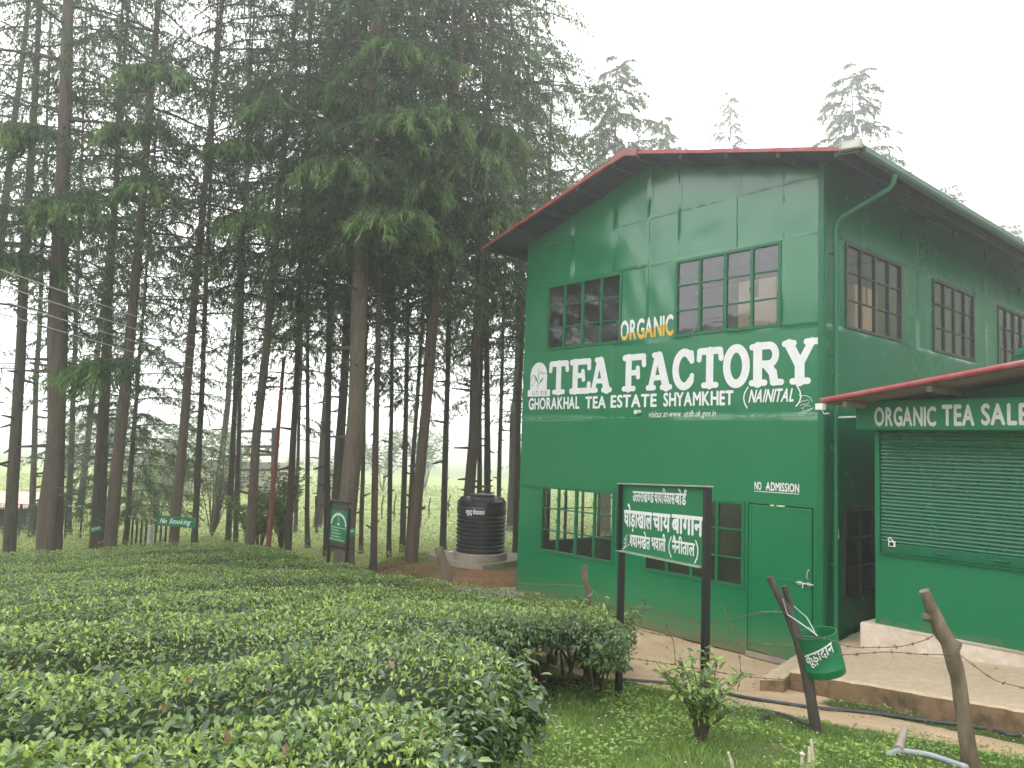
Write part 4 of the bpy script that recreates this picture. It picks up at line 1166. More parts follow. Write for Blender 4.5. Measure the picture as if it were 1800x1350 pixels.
def ground_tube(pix, r, mat, name, label, cat, group=None, lift=0.0):
    P = [hit(*p) for p in pix]; P = [Vector((p[0], p[1], tz(p[0], p[1]) + r * .7 + lift)) for p in P]
    out = []
    for i in range(len(P) - 1):
        a, b, c, d = P[max(0, i - 1)], P[i], P[i + 1], P[min(len(P) - 1, i + 2)]
        for k in range(6):
            t = k / 6; out.append(.5 * ((2 * b) + (c - a) * t + (2 * a - 5 * b + 4 * c - d) * t * t + (3 * b - a - 3 * c + d) * t ** 3))
    out.append(P[-1]); base = out[0].copy()
    mb = MB(); mb.tube([p - base for p in out], r, 10); o = mb.build(name, M[mat], smooth=True); o.location = base
    return tag(o, label, cat, group)
ground_tube([(1085, 1197), (1130, 1201), (1180, 1205), (1250, 1216), (1300, 1228), (1360, 1238), (1430, 1248), (1500, 1254), (1560, 1261), (1620, 1270), (1680, 1277), (1740, 1286), (1785, 1297), (1830, 1290)], .017, 'hose', 'water_hose', 'long black hose lying across the bare dirt behind the posts', 'hose', 'hoses on the ground', .012)
ground_tube([(1300, 1249), (1330, 1253), (1360, 1259), (1390, 1268), (1422, 1282)], .016, 'hose', 'water_hose', 'short grey-black hose in the grass left of the forked post', 'hose', 'hoses on the ground', .02)
ground_tube([(1362, 1259), (1345, 1266), (1328, 1274)], .014, 'hose', 'water_hose', 'stub of hose branching off beside the small shrub', 'hose', 'hoses on the ground', .02)
g0 = ground_tube([(1562, 1344), (1580, 1338), (1610, 1341), (1640, 1347), (1700, 1368)], .019, 'pvc_grey', 'plastic_pipe', 'grey plastic pipe with a capped elbow at the bottom edge', 'pipe', None, .05)
mb = MB(); e0 = hit(1580, 1338); e1 = hit(1590, 1326); zz = tz(e0[0], e0[1]) + .075
mb.tube([Vector((e0[0], e0[1], zz)) - g0.location, Vector((e1[0], e1[1], zz + .03)) - g0.location], .026, 12); mb.build('elbow', plain('rusty_pipe_cap', (.30, .24, .19), .7), g0, auto=R(50))
for i, (bx, by, tx, ty, lab) in enumerate([(1428, 1365, 1426, 1300, 'tallest dry split stick standing at the bottom edge left of the pale post'), (1421, 1366, 1422, 1313, 'second dry split stick leaning against the tallest one'), (1407, 1362, 1410, 1326, 'short dry stick with a knob, left of the tallest one'), (1290, 1362, 1280, 1322, 'pale dry stick leaning left under the small shrub')]):
    b = hit(bx, by); t_ = at(tx, ty, b[1]); o = empty('dry_stick', b, 0, lab, 'stick', 'dry sticks in the grass')
    d = Vector(t_ - b); mb = MB(); mb.tube([(0, 0, -.05), d * .5 + Vector((.004, 0, 0)), d], [.011, .010, .007], 7)
    if i == 2: mb.tube([d * .95, d * 1.02, d * 1.1], [.011, .016, .009], 8)
    mb.build('stick', M['stick'], o, auto=R(50))

# ================================================================== WATER TANK
tx_, ty_ = TANK
slab = MB()
cpx = [hit(752, 983, 0)[:2], hit(800, 996)[:2], hit(848, 1003)[:2], hit(915, 993)[:2]]
poly = [tuple(p) for p in cpx] + [(tx_ + 1.5, ty_ + 1.0), (tx_ - 1.0, ty_ + 1.2)]
pc = np.mean(np.array(poly), 0)
slab_o = empty('tank_slab', (pc[0], pc[1], SLABZ - .15), 0, 'grey concrete slab and round plinth carrying the water tank', 'slab')
slab.prism([(p[0] - pc[0], p[1] - pc[1]) for p in poly], -.1, .15); slab.build('base_slab', M['slab'], slab_o, bevel=.015)
TKD = ty_; s_px = TKD / FPX
TR = 86 / 2 * s_px
mb = MB(); mb.lathe([(0, .151), (TR + .045, .151), (TR + .045, .15 + .135), (TR + .03, .15 + .148), (0, .15 + .15)], 40, (tx_ - pc[0], ty_ - pc[1], 0)); mb.build('round_plinth', M['slab'], slab_o, auto=R(40))
tank = empty('water_tank', (tx_, ty_, SLABZ + .15), 0, 'black ribbed plastic water tank with white Hindi words', 'water tank')
THT = 1.06
prof = [(0, 0), (TR - .02, 0), (TR, .03)]
z = .04
for k in range(9):
    prof += [(TR, z), (TR, z + .030), (TR - .008, z + .038), (TR - .022, z + .052), (TR - .022, z + .060), (TR - .008, z + .074)]; z += .079
prof += [(TR, z + .01), (TR, z + .14), (TR - .01, z + .165), (TR, z + .18), (TR - .005, THT - .06), (TR - .05, THT - .015), (TR - .16, THT + .01), (TR - .2, THT + .02), (0, THT + .03)]
mb = MB(); mb.lathe(prof, 56); mb.build('body', M['tank'], tank, auto=R(35))
mb = MB(); mb.lathe([(.26, THT + .0), (.26, THT + .06), (.245, THT + .075), (0, THT + .085)], 36); mb.build('lid', M['tank'], tank, auto=R(40))
mb = MB()
for a in (-150, -115, -62, -25, 40, 95):                                # lifting lugs round the shoulder
    ca, sa = math.cos(R(a)), math.sin(R(a)); r0 = TR - .13
    mb.tube([((r0) * ca, r0 * sa, THT - .02), ((TR - .05) * ca, (TR - .05) * sa, THT - .01), ((TR - .012) * ca, (TR - .012) * sa, THT - .09)], [.05, .052, .045], 8)
mb.build('lug', M['tank'], tank, auto=R(50))
aT = math.atan2(-ty_, -tx_)
tmap = lambda x, y, l: ((TR + .004 + l) * math.cos(aT + x / TR), (TR + .004 + l) * math.sin(aT + x / TR), y)
L = Letters(); put_word(L, 'शुदध_', -.33, -.19, .765, .835, .035, ref=DR); put_word(L, 'पेयजल', -.175, .06, .760, .832, .035, ref=DR)
L.build('lettering', M['white_paint'], tmap, tank)
tag(np_mesh('plastic_sheet', np.array([[-.12, 0, .004], [.0, -.05, .02], [.13, -.02, .006], [.1, .05, .012], [-.03, .06, .022]], float) + [hit(792, 984)[0], hit(792, 984)[1] + .35, SLABZ + .002], np.array([[0, 1, 4], [1, 2, 3], [1, 3, 4]]), M['white_plastic']), 'crumpled white scrap lying on the slab beside the tank', 'litter')

# ================================================================== OTHER SIGNS AND POLES
# notice frame by the big trunk
nd = 13.4
a0, a1 = at(577, 985, nd + .35), at(609, 992, nd - .15)
nv = (a1 - a0)[:2]; nw = float(np.linalg.norm(nv)); nrot = math.atan2(nv[1], nv[0])
ng = tz(a0[0], a0[1])
notice = empty('notice_board', (a0[0], a0[1], 0), nrot, 'dark framed green notice board with emblem beside the thick trunk', 'signboard')
zt0 = at(577, 882, nd + .35)[2]; zt1 = at(611, 893, nd - .15)[2]; zm0 = at(577, 957, nd + .35)[2]
mb = MB()
for x, zt in ((0, zt0), (nw, zt1)): mb.box(x - .025, x + .025, -.025, .025, ng - .2, zt)
mb.box(.0255, nw - .0255, -.02, .02, zm0 - .03, zm0 + .01); mb.box(-.03, nw + .03, -.024, .024, zt0 + .0005, zt0 + .045)
mb.build('frame', M['black_metal'], notice, bevel=.004)
mb = MB(); mb.box(.026, nw - .026, -.004, .006, zm0 + .011, zt0 - .01); mb.build('backing', M['post_dark'], notice)
mb = MB(); mb.box(.032, nw - .032, -.012, -.0045, zm0 + .08, zt0 - .12); mb.build('board', M['green_board'], notice)
L = Letters(); nmap = lambda x, z, l: (x, -.0135 - l, z)
cx = nw / 2; bz = zm0 + .08; bh = (zt0 - .12) - bz
L.stroke([(cx + (nw * .40) * math.cos(R(a)), bz + bh * .52 + bh * .36 * math.sin(R(a))) for a in range(5, 176, 12)], .045)
L.stroke([(cx - .03, bz + bh * .58), (cx - .02, bz + bh * .74), (cx, bz + bh * .80), (cx + .02, bz + bh * .74), (cx + .03, bz + bh * .58)], .010); L.stroke([(cx - .035, bz + bh * .56), (cx + .035, bz + bh * .56)], .03)
rg = random.Random(2)
for k, (x0, x1) in enumerate(((.12, .95), (.15, .55), (.15, .6), (.15, .62), (.05, .85))):
    y = bz + bh * (.44 - .095 * k); x = nw * x0
    while x < nw * x1:
        wd = rg.uniform(.018, .034); L.stroke([(x, y), (x + wd * .5, y + rg.uniform(.008, .022)), (x + wd, y)], .009); x += wd + .012
L.build('lettering', M['white_paint_dull'], nmap, notice)

def board_on(name, px, py, wpx, hpx, depth, yaw, text, label, size, cat='sign', roll=0, shear=.0, mat='green_board', dev=False):
    c = at(px, py, depth); o = empty(name, c, yaw, label, cat)
    o.rotation_euler = (0, roll, yaw)
    s_ = depth / FPX; w_, h_ = wpx * s_, hpx * s_
    mb = MB(); mb.box(-w_ / 2, w_ / 2, 0, .012, -h_ / 2, h_ / 2); mb.build('board', M[mat], o, bevel=.002)
    L = Letters()
    for (t, x0, x1, y0, y1) in text:
        put_word(L, t, x0 * w_, x1 * w_, y0 * h_, y1 * h_, size, shear=shear, ref=DR if dev else None)
    L.build('lettering', M['white_paint' if wpx > 40 else 'white_paint_dull'], lambda x, z, l: (x, -.0015 - l, z), o)
    return o

# ================================================================== TREES
def blades(P, Dr, Ln, Wd, rng):
    """thin needle sprays: one triangle each"""
    n = len(P); rnd = rng.normal(size=(n, 3)); sd = np.cross(Dr, rnd); sd /= np.linalg.norm(sd, axis=1, keepdims=True) + 1e-9
    V = np.empty((n, 3, 3)); V[:, 0] = P - sd * Wd[:, None] / 2; V[:, 1] = P + sd * Wd[:, None] / 2; V[:, 2] = P + Dr * Ln[:, None]
    return V.reshape(-1, 3)
def branch(rng, z, az, Ln, up, droop, dens, wide=1.0, tintb=0.0, bscale=1.0):
    n = 9; t = np.linspace(0, 1, n)
    lat = np.cumsum(rng.normal(0, .035, n)) * Ln * .5
    r = Ln * t; zo = Ln * (up * t - droop * t ** 2.2)
    ca, sa = math.cos(az), math.sin(az)
    sp_ = np.column_stack([ca * r - sa * lat, sa * r + ca * lat, z + zo])
    nt_ = max(6, int((7 + Ln * 7.5) * dens))
    t0 = .06 + .94 * (np.arange(nt_) + rng.random(nt_)) / nt_; t0 = np.minimum(t0, 1)
    p0 = np.column_stack([np.interp(t0, t, sp_[:, k]) for k in range(3)])
    side = np.where(rng.random(nt_) < .5, -1, 1); ang = az + side * rng.uniform(.35, 1.15, nt_)
    ln = (Ln * (.13 + .30 * (1 - t0)) * rng.uniform(.6, 1.25, nt_) + .16) * wide
    dh = np.column_stack([np.cos(ang), np.sin(ang), rng.uniform(-.2, .10, nt_)])
    dr = rng.uniform(.45, 1.15, nt_)
    nb = (12 + ln * 32 * dens).astype(int); N = nb.sum(); ii = np.repeat(np.arange(nt_), nb)
    s = rng.random(N) ** .8
    P = p0[ii] + dh[ii] * (ln[ii] * s)[:, None]; P[:, 2] -= dr[ii] * ln[ii] * s ** 2
    P += rng.normal(0, .018, (N, 3))
    D_ = dh[ii] * rng.uniform(.1, .8, N)[:, None] + rng.normal(0, .38, (N, 3)); D_[:, 2] -= rng.uniform(.1, 1.0, N) + .9 * s * t0[ii]
    D_ /= np.linalg.norm(D_, axis=1, keepdims=True)
    L_ = rng.uniform(.08, .21, N) * bscale; W_ = rng.uniform(.017, .034, N) * bscale
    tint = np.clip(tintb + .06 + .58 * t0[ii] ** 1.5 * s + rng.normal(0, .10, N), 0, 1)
    return sp_, blades(P, D_, L_, W_, rng), np.repeat(tint, 3), P
def limb_mesh(sp_, r0):
    n = len(sp_); rr = np.linspace(r0, r0 * .22, n); V = []; F = []
    for i in range(n):
        for k in range(3):
            a = 2.1 * k; V.append(sp_[i] + rr[i] * np.array([math.cos(a) * .3, math.cos(a + 1) * .5, math.sin(a)]))
    for i in range(n - 1):
        for k in range(3):
            a, b = i * 3 + k, i * 3 + (k + 1) % 3
            F += [(a, b, b + 3), (a, b + 3, a + 3)]
    return np.array(V), np.array(F)
def make_crown(seed, z0, z1, rmax, nbr, dens, low=0, up=.12, ex=.75, bs=1.0):
    rng = np.random.default_rng(seed); VV = []; FF = []; TT = []; MI = []; nv = 0
    for i in range(nbr):
        t = (i + rng.random()) / nbr; z = z0 + (z1 - z0) * t
        az = i * 2.39996 + rng.normal(0, .4)
        Ln = (rmax * (1 - t) ** ex * rng.uniform(.55, 1.15) + .35) * (1 if t > .10 else rng.uniform(.5, 1.05))
        sp_, B, tn, _ = branch(rng, z, az, Ln, up + .22 * t + rng.normal(0, .05), rng.uniform(.22, .48), dens, tintb=rng.normal(0, .07), bscale=bs)
        lv, lf = limb_mesh(sp_, .014 + .008 * Ln)
        VV.append(lv); FF.append(lf + nv); MI.append(np.ones(len(lf))); TT.append(np.zeros(len(lv))); nv += len(lv)
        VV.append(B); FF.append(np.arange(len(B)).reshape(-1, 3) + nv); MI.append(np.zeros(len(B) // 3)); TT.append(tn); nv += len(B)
    for k in range(low):                       # bare dead limbs under the crown
        z = z0 - rng.uniform(.2, 2.2); az = rng.uniform(0, 6.28); Ln = rng.uniform(.5, 1.5)
        sp_, B, tn, _ = branch(rng, z, az, Ln, .05, .35, .35, tintb=-.1)
        lv, lf = limb_mesh(sp_, .015)
        VV.append(lv); FF.append(lf + nv); MI.append(np.ones(len(lf))); TT.append(np.zeros(len(lv))); nv += len(lv)
        if k % 3 == 0: VV.append(B); FF.append(np.arange(len(B)).reshape(-1, 3) + nv); MI.append(np.zeros(len(B) // 3)); TT.append(tn); nv += len(B)
    for k in range(60):                        # leader tuft
        pass
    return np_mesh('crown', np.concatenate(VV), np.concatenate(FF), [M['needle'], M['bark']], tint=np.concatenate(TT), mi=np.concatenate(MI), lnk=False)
TRH = 24.0
def make_trunk(seed, pale):
    rng = np.random.default_rng(seed); n = 64; m = 14
    Z = np.concatenate([[-.6, -.2, 0, .15, .35, .7], np.linspace(1.1, TRH, n - 6)])
    rad = np.interp(Z, [-.6, 0, .5, 2, 12, TRH], [1.45, 1.28, 1.08, 1.0, .50, .07])
    wx = np.interp(Z, np.linspace(-1, TRH, 14), rng.normal(0, .05, 14)); wy = np.interp(Z, np.linspace(-1, TRH, 14), rng.normal(0, .05, 14))
    V = []; F = []
    for i in range(n):
        for k in range(m):
            a = 2 * math.pi * k / m
            rr = rad[i] * (1 + .10 * vn(math.cos(a) * 1.4 + seed, math.sin(a) * 1.4, Z[i] * .9) + (.10 * math.sin(a * 4 + seed) if Z[i] < .3 else 0) + .05 * vn(math.cos(a) * 3, math.sin(a) * 3 + seed, Z[i] * 4))
            V.append((rr * math.cos(a) + wx[i] * 3, rr * math.sin(a) + wy[i] * 3, Z[i]))
    for i in range(n - 1):
        for k in range(m): F.append((i * m + k, i * m + (k + 1) % m, (i + 1) * m + (k + 1) % m, (i + 1) * m + k))
    V = list(V)
    for k in range(22):                        # snapped twig stubs
        z = rng.uniform(1.0, 9.5); a = rng.uniform(0, 6.28); i = int(np.argmin(abs(Z - z))); r0 = rad[i] * .9; ln = rng.uniform(.5, 2.4) if k % 4 else rng.uniform(2.5, 4.5)
        c = np.array([wx[i] * 3, wy[i] * 3, z]); d = np.array([math.cos(a), math.sin(a), 0]); sd = np.array([-d[1], d[0], 0]); b = len(V); q = .14
        tip = c + d * (r0 + ln) + np.array([0, 0, rng.uniform(-.10, .10)])
        for p in (sd * q, np.array([0, 0, .035]), -sd * q, np.array([0, 0, -.035])): V.append(tuple(c + d * r0 * .8 + p))
        for p in (sd * q * .5, np.array([0, 0, .016]), -sd * q * .5, np.array([0, 0, -.016])): V.append(tuple(tip + p))
        for j in range(4): F.append((b + j, b + (j + 1) % 4, b + 4 + (j + 1) % 4, b + 4 + j))
        F.append((b + 4, b + 5, b + 6, b + 7))
    return np_mesh('trunk', np.array(V), np.array(F), M['bark_pale' if pale else 'bark'], smooth=True, lnk=False)
TRUNKS = [make_trunk(1, 0), make_trunk(2, 0), make_trunk(3, 0), make_trunk(4, 1), make_trunk(5, 1)]
CROWNS = {}
CROWN_SPEC = {'a': (11, 6.4, 24, 3.1, 92, .66, 8), 'b': (12, 7.2, 24, 2.8, 88, .66, 8), 'c': (13, 5.8, 24, 3.3, 98, .68, 6), 'd': (14, 8.0, 24, 2.7, 80, .64, 10),
              'e': (15, 4.6, 24, 3.0, 104, .70, 4), 'f': (16, 7.0, 24, 3.4, 90, .64, 8), 't': (17, 5.0, 24, 2.9, 118, 1.0, 3, .16, .5, 1.35), 'u': (18, 5.0, 24, 2.5, 90, .85, 3, .2, .5, 1.3),
              'g': (31, 6.6, 24, 3.0, 62, .52, 8), 'h': (32, 7.4, 24, 2.8, 58, .50, 8), 'i': (33, 6.0, 24, 3.1, 64, .54, 8), 'l': (19, 1.4, 24, 3.2, 100, 1.0, 0)}
def crown_of(k):
    if k not in CROWNS: CROWNS[k] = make_crown(*CROWN_SPEC[k])
    return CROWNS[k]
def put_tree(base, axis_, rad, crown, trunk, label, hs_=1.0, ws=1.0, name='cedar_tree', group='tall cedar trees of the grove', spin=0):
    o = empty(name, base, 0, label, 'tree', group)
    o.rotation_mode = 'QUATERNION'; o.rotation_quaternion = Vector(axis_).normalized().to_track_quat('Z', 'Y')
    t = link('trunk', TRUNKS[trunk], o); t.scale = (rad, rad, hs_); t.rotation_euler = (0, 0, spin)
    c = link('crown', crown_of(crown), o); c.scale = (ws, ws, hs_); c.rotation_euler = (0, 0, spin)
    return o
#  base px, upper px on the trunk, width px at the base, depth (None: where the base pixel meets the ground), crown, trunk mesh, height scale, spread, label
TREES = [
 (16, 967, 36, 615, 24, 16.5, 'g', 0, .95, 1.0, 'cedar at the left edge in front of the dark shed'),
 (55, 945, 64, 700, 12, 23, 'h', 1, .95, .9, 'thin dark cedar between the left edge cedar and the thick grey one'),
 (86, 968, 103, 450, 37, 14.8, 'i', 3, 1.0, 1.0, 'thickest grey cedar of the left side, its base behind the tea hedge'),
 (103, 965, 112, 600, 16, 16.8, 'h', 0, 1.0, .9, 'dark cedar hugging the right side of the thick grey one'),
 (120, 945, 125, 800, 12, 24, 'h', 2, .95, 1.0, 'slim cedar behind the thick grey one, over the mesh fence'),
 (163, 968, 184, 640, 16, 17.6, 'i', 0, 1.0, 1.0, 'dark cedar carrying a small dark tag near its base'),
 (178, 955, 192, 600, 13, 20.5, 'h', 1, 1.0, .9, 'dark cedar just behind the tagged one'),
 (194, 962, 240, 450, 25, 16.2, 'h', 4, 1.0, 1.0, 'pale pinkish leaning cedar right of the tagged one'),
 (221, 945, 240, 690, 11, 22, 'l', 2, .62, .95, 'low-branched dark conifer left of the bright gap'),
 (306, 947, 350, 450, 20, 17.5, 'g', 4, 1.0, .9, 'pale leaning cedar behind the No Smoking sign'),
 (343, 945, 354, 690, 13, 20.5, 'i', 0, .95, .9, 'dark upright cedar at the right end of the No Smoking sign'),
 (401, 945, 425, 450, 12, 22.5, 'h', 1, 1.0, .95, 'left one of the pair of thin dark cedars by the transformer frame'),
 (415, 948, 427, 500, 10, 23.5, 'h', 2, 1.0, .9, 'right one of the pair of thin dark cedars by the transformer frame'),
 (436, 957, 482, 450, 20, 17.2, 'c', 3, 1.0, .95, 'brown leaning cedar in front of the transformer'),
 (507, 967, 523, 600, 14, 18.8, 'e', 0, .95, .9, 'dark cedar just right of the rust red pole'),
 (519, 940, 527, 700, 8, 27, 'f', 1, .9, .9, 'faint thin cedar far behind the red pole'),
 (541, 962, 541, 720, 10, None, 'd', 2, .95, .9, 'slender straight cedar left of the framed notice board'),
 (574, 970, 579, 500, 13, 20.5, 'f', 1, .95, .9, 'slim cedar rising behind the framed notice board'),
 (606, 1000, 637, 450, 40, 14.9, 'c', 3, 1.05, 1.05, 'thickest brown cedar of the grove with a small green plate'),
 (635, 972, 641, 700, 9, None, 'b', 2, .9, .9, 'thin dark cedar close right of the thickest brown one'),
 (656, 1008, 666, 470, 14, None, 'a', 4, .85, .8, 'slender pale brown cedar standing clear of the hedge'),
 (684, 980, 688, 700, 10, None, 'd', 0, .9, .9, 'thin straight dark cedar in the middle of the lawn gap'),
 (707, 970, 714, 690, 12, None, 'e', 1, .9, .85, 'dim cedar left of the crossed leaning pair'),
 (714, 987, 743, 560, 10, 17.8, 'b', 2, .9, .85, 'dark leaning cedar of the crossed pair'),
 (723, 1000, 775, 450, 23, 15.6, 'f', 4, 1.0, .95, 'pale leaning cedar of the crossed pair beside the red bank'),
 (779, 970, 791, 450, 13, 17.5, 'a', 0, .9, .85, 'dark straight cedar behind the split stump'),
 (821, 980, 846, 430, 23, 17.2, 'c', 3, .9, .95, 'pale cedar directly behind the black water tank'),
 (842, 955, 846, 600, 11, 22, 'd', 1, .85, .85, 'thin dark cedar right behind the pale one at the tank'),
 (858, 955, 854, 500, 15, 20, 'b', 0, .85, .9, 'brown straight cedar behind the tank lid'),
 (874, 955, 887, 470, 10, 23, 'f', 2, .8, .9, 'thin dark cedar above the right shoulder of the tank'),
 (906, 972, 919, 500, 13, 19.5, 'a', 1, .8, .85, 'dark cedar half hidden by the left edge of the green factory'),
]
TREE_OBJ = []
for i, (bx, by, ux, uy, wpx, dep, cr_, tr_, hs_, ws, lab) in enumerate(TREES):
    if dep is None:
        B_ = hit(bx, by); dep = B_[1]
    else:
        B_ = at(bx, by, dep)
    U_ = at(ux, uy, dep)
    ax = U_ - B_; ax = ax / ax[2]
    zb = tz(B_[0], B_[1]); base = B_ + ax * (zb - B_[2]); base[2] = zb
    TREE_OBJ.append(put_tree(base, ax, wpx / 2 * dep / FPX / 1.25, cr_, tr_, lab, hs_, ws, spin=i * 1.7))
#  trees showing above the roof and deeper in the grove: top px, depth, crown, spread
TOPS = [(975, 45, 24, 'c', 1.0, 'cedar whose crown meets the left slope of the roof'), (1085, 85, 27, 't', 1.0, 'pointed cedar top left of the roof ridge'), (1165, 190, 33, 't', .9, 'small faded cedar top right of the roof ridge'),
        (1285, 145, 38, 'u', .85, 'sparse pale cedar top over the middle of the roof'), (1498, 98, 31, 't', 1.05, 'ragged cedar top above the floodlight'), (1665, 310, 40, 'u', .95, 'faded cedar top behind the gutter'), (1768, 382, 44, 't', .95, 'lowest cedar top at the right edge over the gutter'),
        (930, 20, 29, 'f', 1.0, 'tall cedar behind the left roof corner')]
for i, (x, y, d, cr_, ws, lab) in enumerate(TOPS):
    T_ = at(x, y, d); zb = tz(T_[0], T_[1]); h = T_[2] - zb
    put_tree((T_[0], T_[1], zb), (.0, 0, 1), .17, cr_, i % 3, lab, h / 24.6, ws, spin=i * 2.1 + .5)
DEEP = [(140, 28, 'g', 1.0, .95), (380, 30, 'h', .95, .9), (560, 29, 'd', 1.0, .95), (735, 30, 'b', .92, .95), (-60, 19, 'i', 1.0, 1.0), (590, 22, 'b', 1.0, .9)]
DL = ['back row cedar seen between the two leftmost thick trunks', 'back row cedar between the No Smoking sign and the thin pair', 'back row cedar behind the slim trunk of the notice board', 'back row cedar behind the crossed leaning pair', 'cedar mostly outside the left edge with branches reaching in', 'second row cedar hidden behind the thickest brown trunk']
for i, (x, d, cr_, hs_, ws) in enumerate(DEEP):
    T_ = at(x, 900, d); zb = tz(T_[0], T_[1])
    put_tree((T_[0], T_[1], zb), (.03 * (1 if x < 500 else .3), 0, 1), .11 + .015 * (i % 3), cr_, i % 3, DL[i], hs_, ws, spin=i * 1.3)
# trees behind the photographer, mirrored in the window panes
for i, (x, y) in enumerate(((-18, 5), (-22, 12.5), (-19, -4))):
    put_tree((x, y, tz(x, y)), (0, 0, 1), .17, 'bta'[i], i % 3, ['cedar outside the left edge mirrored in the left upper window', 'farther cedar outside the left edge mirrored in the right upper window', 'cedar on the slope left of the viewer'][i], .50, .75, spin=i)
# bright drooping low branches on a few near trees (part of their tree)
def low_branch(ti, px, py, depth, az, Ln, dens=1.35, tint=.27, up=.02, droop=.3, seed=1):
    o = TREE_OBJ[ti]; rng = np.random.default_rng(seed)
    VV = []; FF = []; TT = []; MI = []; nv = 0
    for k in range(3):
        sp_, B, tn, _ = branch(rng, 0, az + rng.normal(0, .28), Ln * rng.uniform(.75, 1.0), up + rng.normal(0, .04), droop, dens, 1.15, tint + rng.normal(0, .04), 1.15)
        lv, lf = limb_mesh(sp_, .02)
        for (v, f, m_, t_) in ((lv, lf, 1, np.zeros(len(lv))), (B, np.arange(len(B)).reshape(-1, 3), 0, tn)):
            VV.append(v); FF.append(f + nv); MI.append(np.full(len(f), m_)); TT.append(t_); nv += len(v)
    V = np.concatenate(VV); tip = np.array([math.cos(az), math.sin(az), 0]) * Ln * .55
    C_ = at(px, py, depth) - tip
    b = link('branch', np_mesh('branch', V, np.concatenate(FF), [M['needle'], M['bark']], tint=np.concatenate(TT), mi=np.concatenate(MI), lnk=False))
    bpy.context.view_layer.update()
    b.parent = o; b.matrix_parent_inverse = o.matrix_world.inverted(); b.location = C_
    b['label'] = 'bright green drooping low branch'
bpy.context.view_layer.update()
for i, (ti, px, py, dep, az, Ln, sd) in enumerate([(2, 165, 625, 13.2, -2.2, 1.5, 1), (18, 690, 350, 12.9, -1.3, 1.7, 2), (26, 865, 345, 14.6, -.9, 1.8, 3), (7, 255, 305, 14.0, -1.4, 1.3, 4), (18, 690, 190, 12.8, -1.0, 1.9, 5),
                                                  (26, 800, 245, 14.2, -1.5, 1.8, 6), (13, 450, 365, 14.8, -1.7, 1.6, 7), (0, 20, 350, 14.2, -.9, 1.5, 8), (13, 590, 150, 14.6, -.8, 1.7, 9), (24, 740, 300, 13.6, -1.1, 1.5, 10), (2, 40, 210, 13.0, -1.9, 1.5, 11), (7, 300, 110, 13.8, -1.3, 1.5, 12), (7, 225, 205, 14.2, -1.7, 1.4, 13), (13, 485, 170, 14.8, -1.6, 1.7, 14), (13, 545, 265, 14.8, -1.0, 1.6, 15), (18, 770, 185, 13.2, -.7, 1.7, 16), (26, 880, 215, 15.0, -1.0, 1.7, 17), (18, 615, 265, 13.0, -1.9, 1.6, 18),
                                                  (2, 130, 335, 13.4, -1.2, 1.4, 19), (0, 45, 440, 14.6, -1.1, 1.4, 20), (14, 565, 395, 16.4, -1.2, 1.6, 21), (24, 770, 395, 14.6, -1.3, 1.5, 22), (13, 420, 240, 15.0, -1.8, 1.5, 23), (18, 700, 60, 13.2, -1.2, 1.7, 24)]):
    low_branch(ti, px, py, dep, az, Ln, seed=100 + sd)

# tree-mounted boards
board_on('no_smoking_sign', 310, 917, 66, 18, 17.1, .10, [('No', -.40, -.24, -.22, .22), ('Smoking', -.17, .36, -.36, .28)], 'green board with white words No Smoking nailed to a leaning cedar', .03, roll=.05, shear=.3)
board_on('tree_tag', 168, 930, 20, 9, 17.25, .2, [('दगन', -.35, .35, -.2, .25)], 'tiny dark green tag on the dark cedar at the left', .02, roll=-.25, dev=True)
board_on('tree_plate', 617, 936, 13, 14, 14.5, .1, [('बाग', -.4, .4, .0, .3)], 'small green plate with white Hindi word on the thickest brown trunk', .03, roll=-.06, dev=True)

# ================================================================== TEA HEDGES
def leaf_mesh(P, T, N, Ln, Wd, tint, fine):
    """pointed leaves: P base, T direction, N face normal"""
    S = np.cross(T, N); S /= np.linalg.norm(S, axis=1, keepdims=True) + 1e-9
    N2 = np.cross(S, T)
    L_ = Ln[:, None]; W_ = Wd[:, None]
    n = len(P)
    if fine:
        prof = [(0, 0, 0), (.30, .42, .10), (.68, .38, .09), (1, 0, -.10), (.68, -.38, .09), (.30, -.42, .10), (.34, 0, 0), (.70, 0, -.02)]
        faces = [(0, 6, 1), (1, 6, 7, 2), (2, 7, 3), (0, 5, 6), (5, 4, 7, 6), (4, 3, 7)]
        faces = [(0, 6, 1), (1, 6, 7), (1, 7, 2), (2, 7, 3), (0, 5, 6), (5, 4, 7), (5, 7, 6), (4, 3, 7)]
    else:
        prof = [(0, 0, 0), (.45, .42, .08), (1, 0, -.08), (.45, -.42, .08)]
        faces = [(0, 2, 1), (0, 3, 2)]
    k = len(prof); V = np.empty((n, k, 3))
    for j, (a, b, c) in enumerate(prof): V[:, j] = P + T * L_ * a + S * W_ * b + N2 * L_ * c
    F = (np.arange(n)[:, None, None] * k + np.array(faces)[None]).reshape(-1, 3)
    return V.reshape(-1, 3), F, np.repeat(tint, k)
def resample(pts, n):
    pts = np.array(pts); d = np.r_[0, np.cumsum(np.linalg.norm(np.diff(pts, axis=0), axis=1))]
    t = np.linspace(0, d[-1], n); return np.column_stack([np.interp(t, d, pts[:, k]) for k in range(pts.shape[1])])
HB = .70
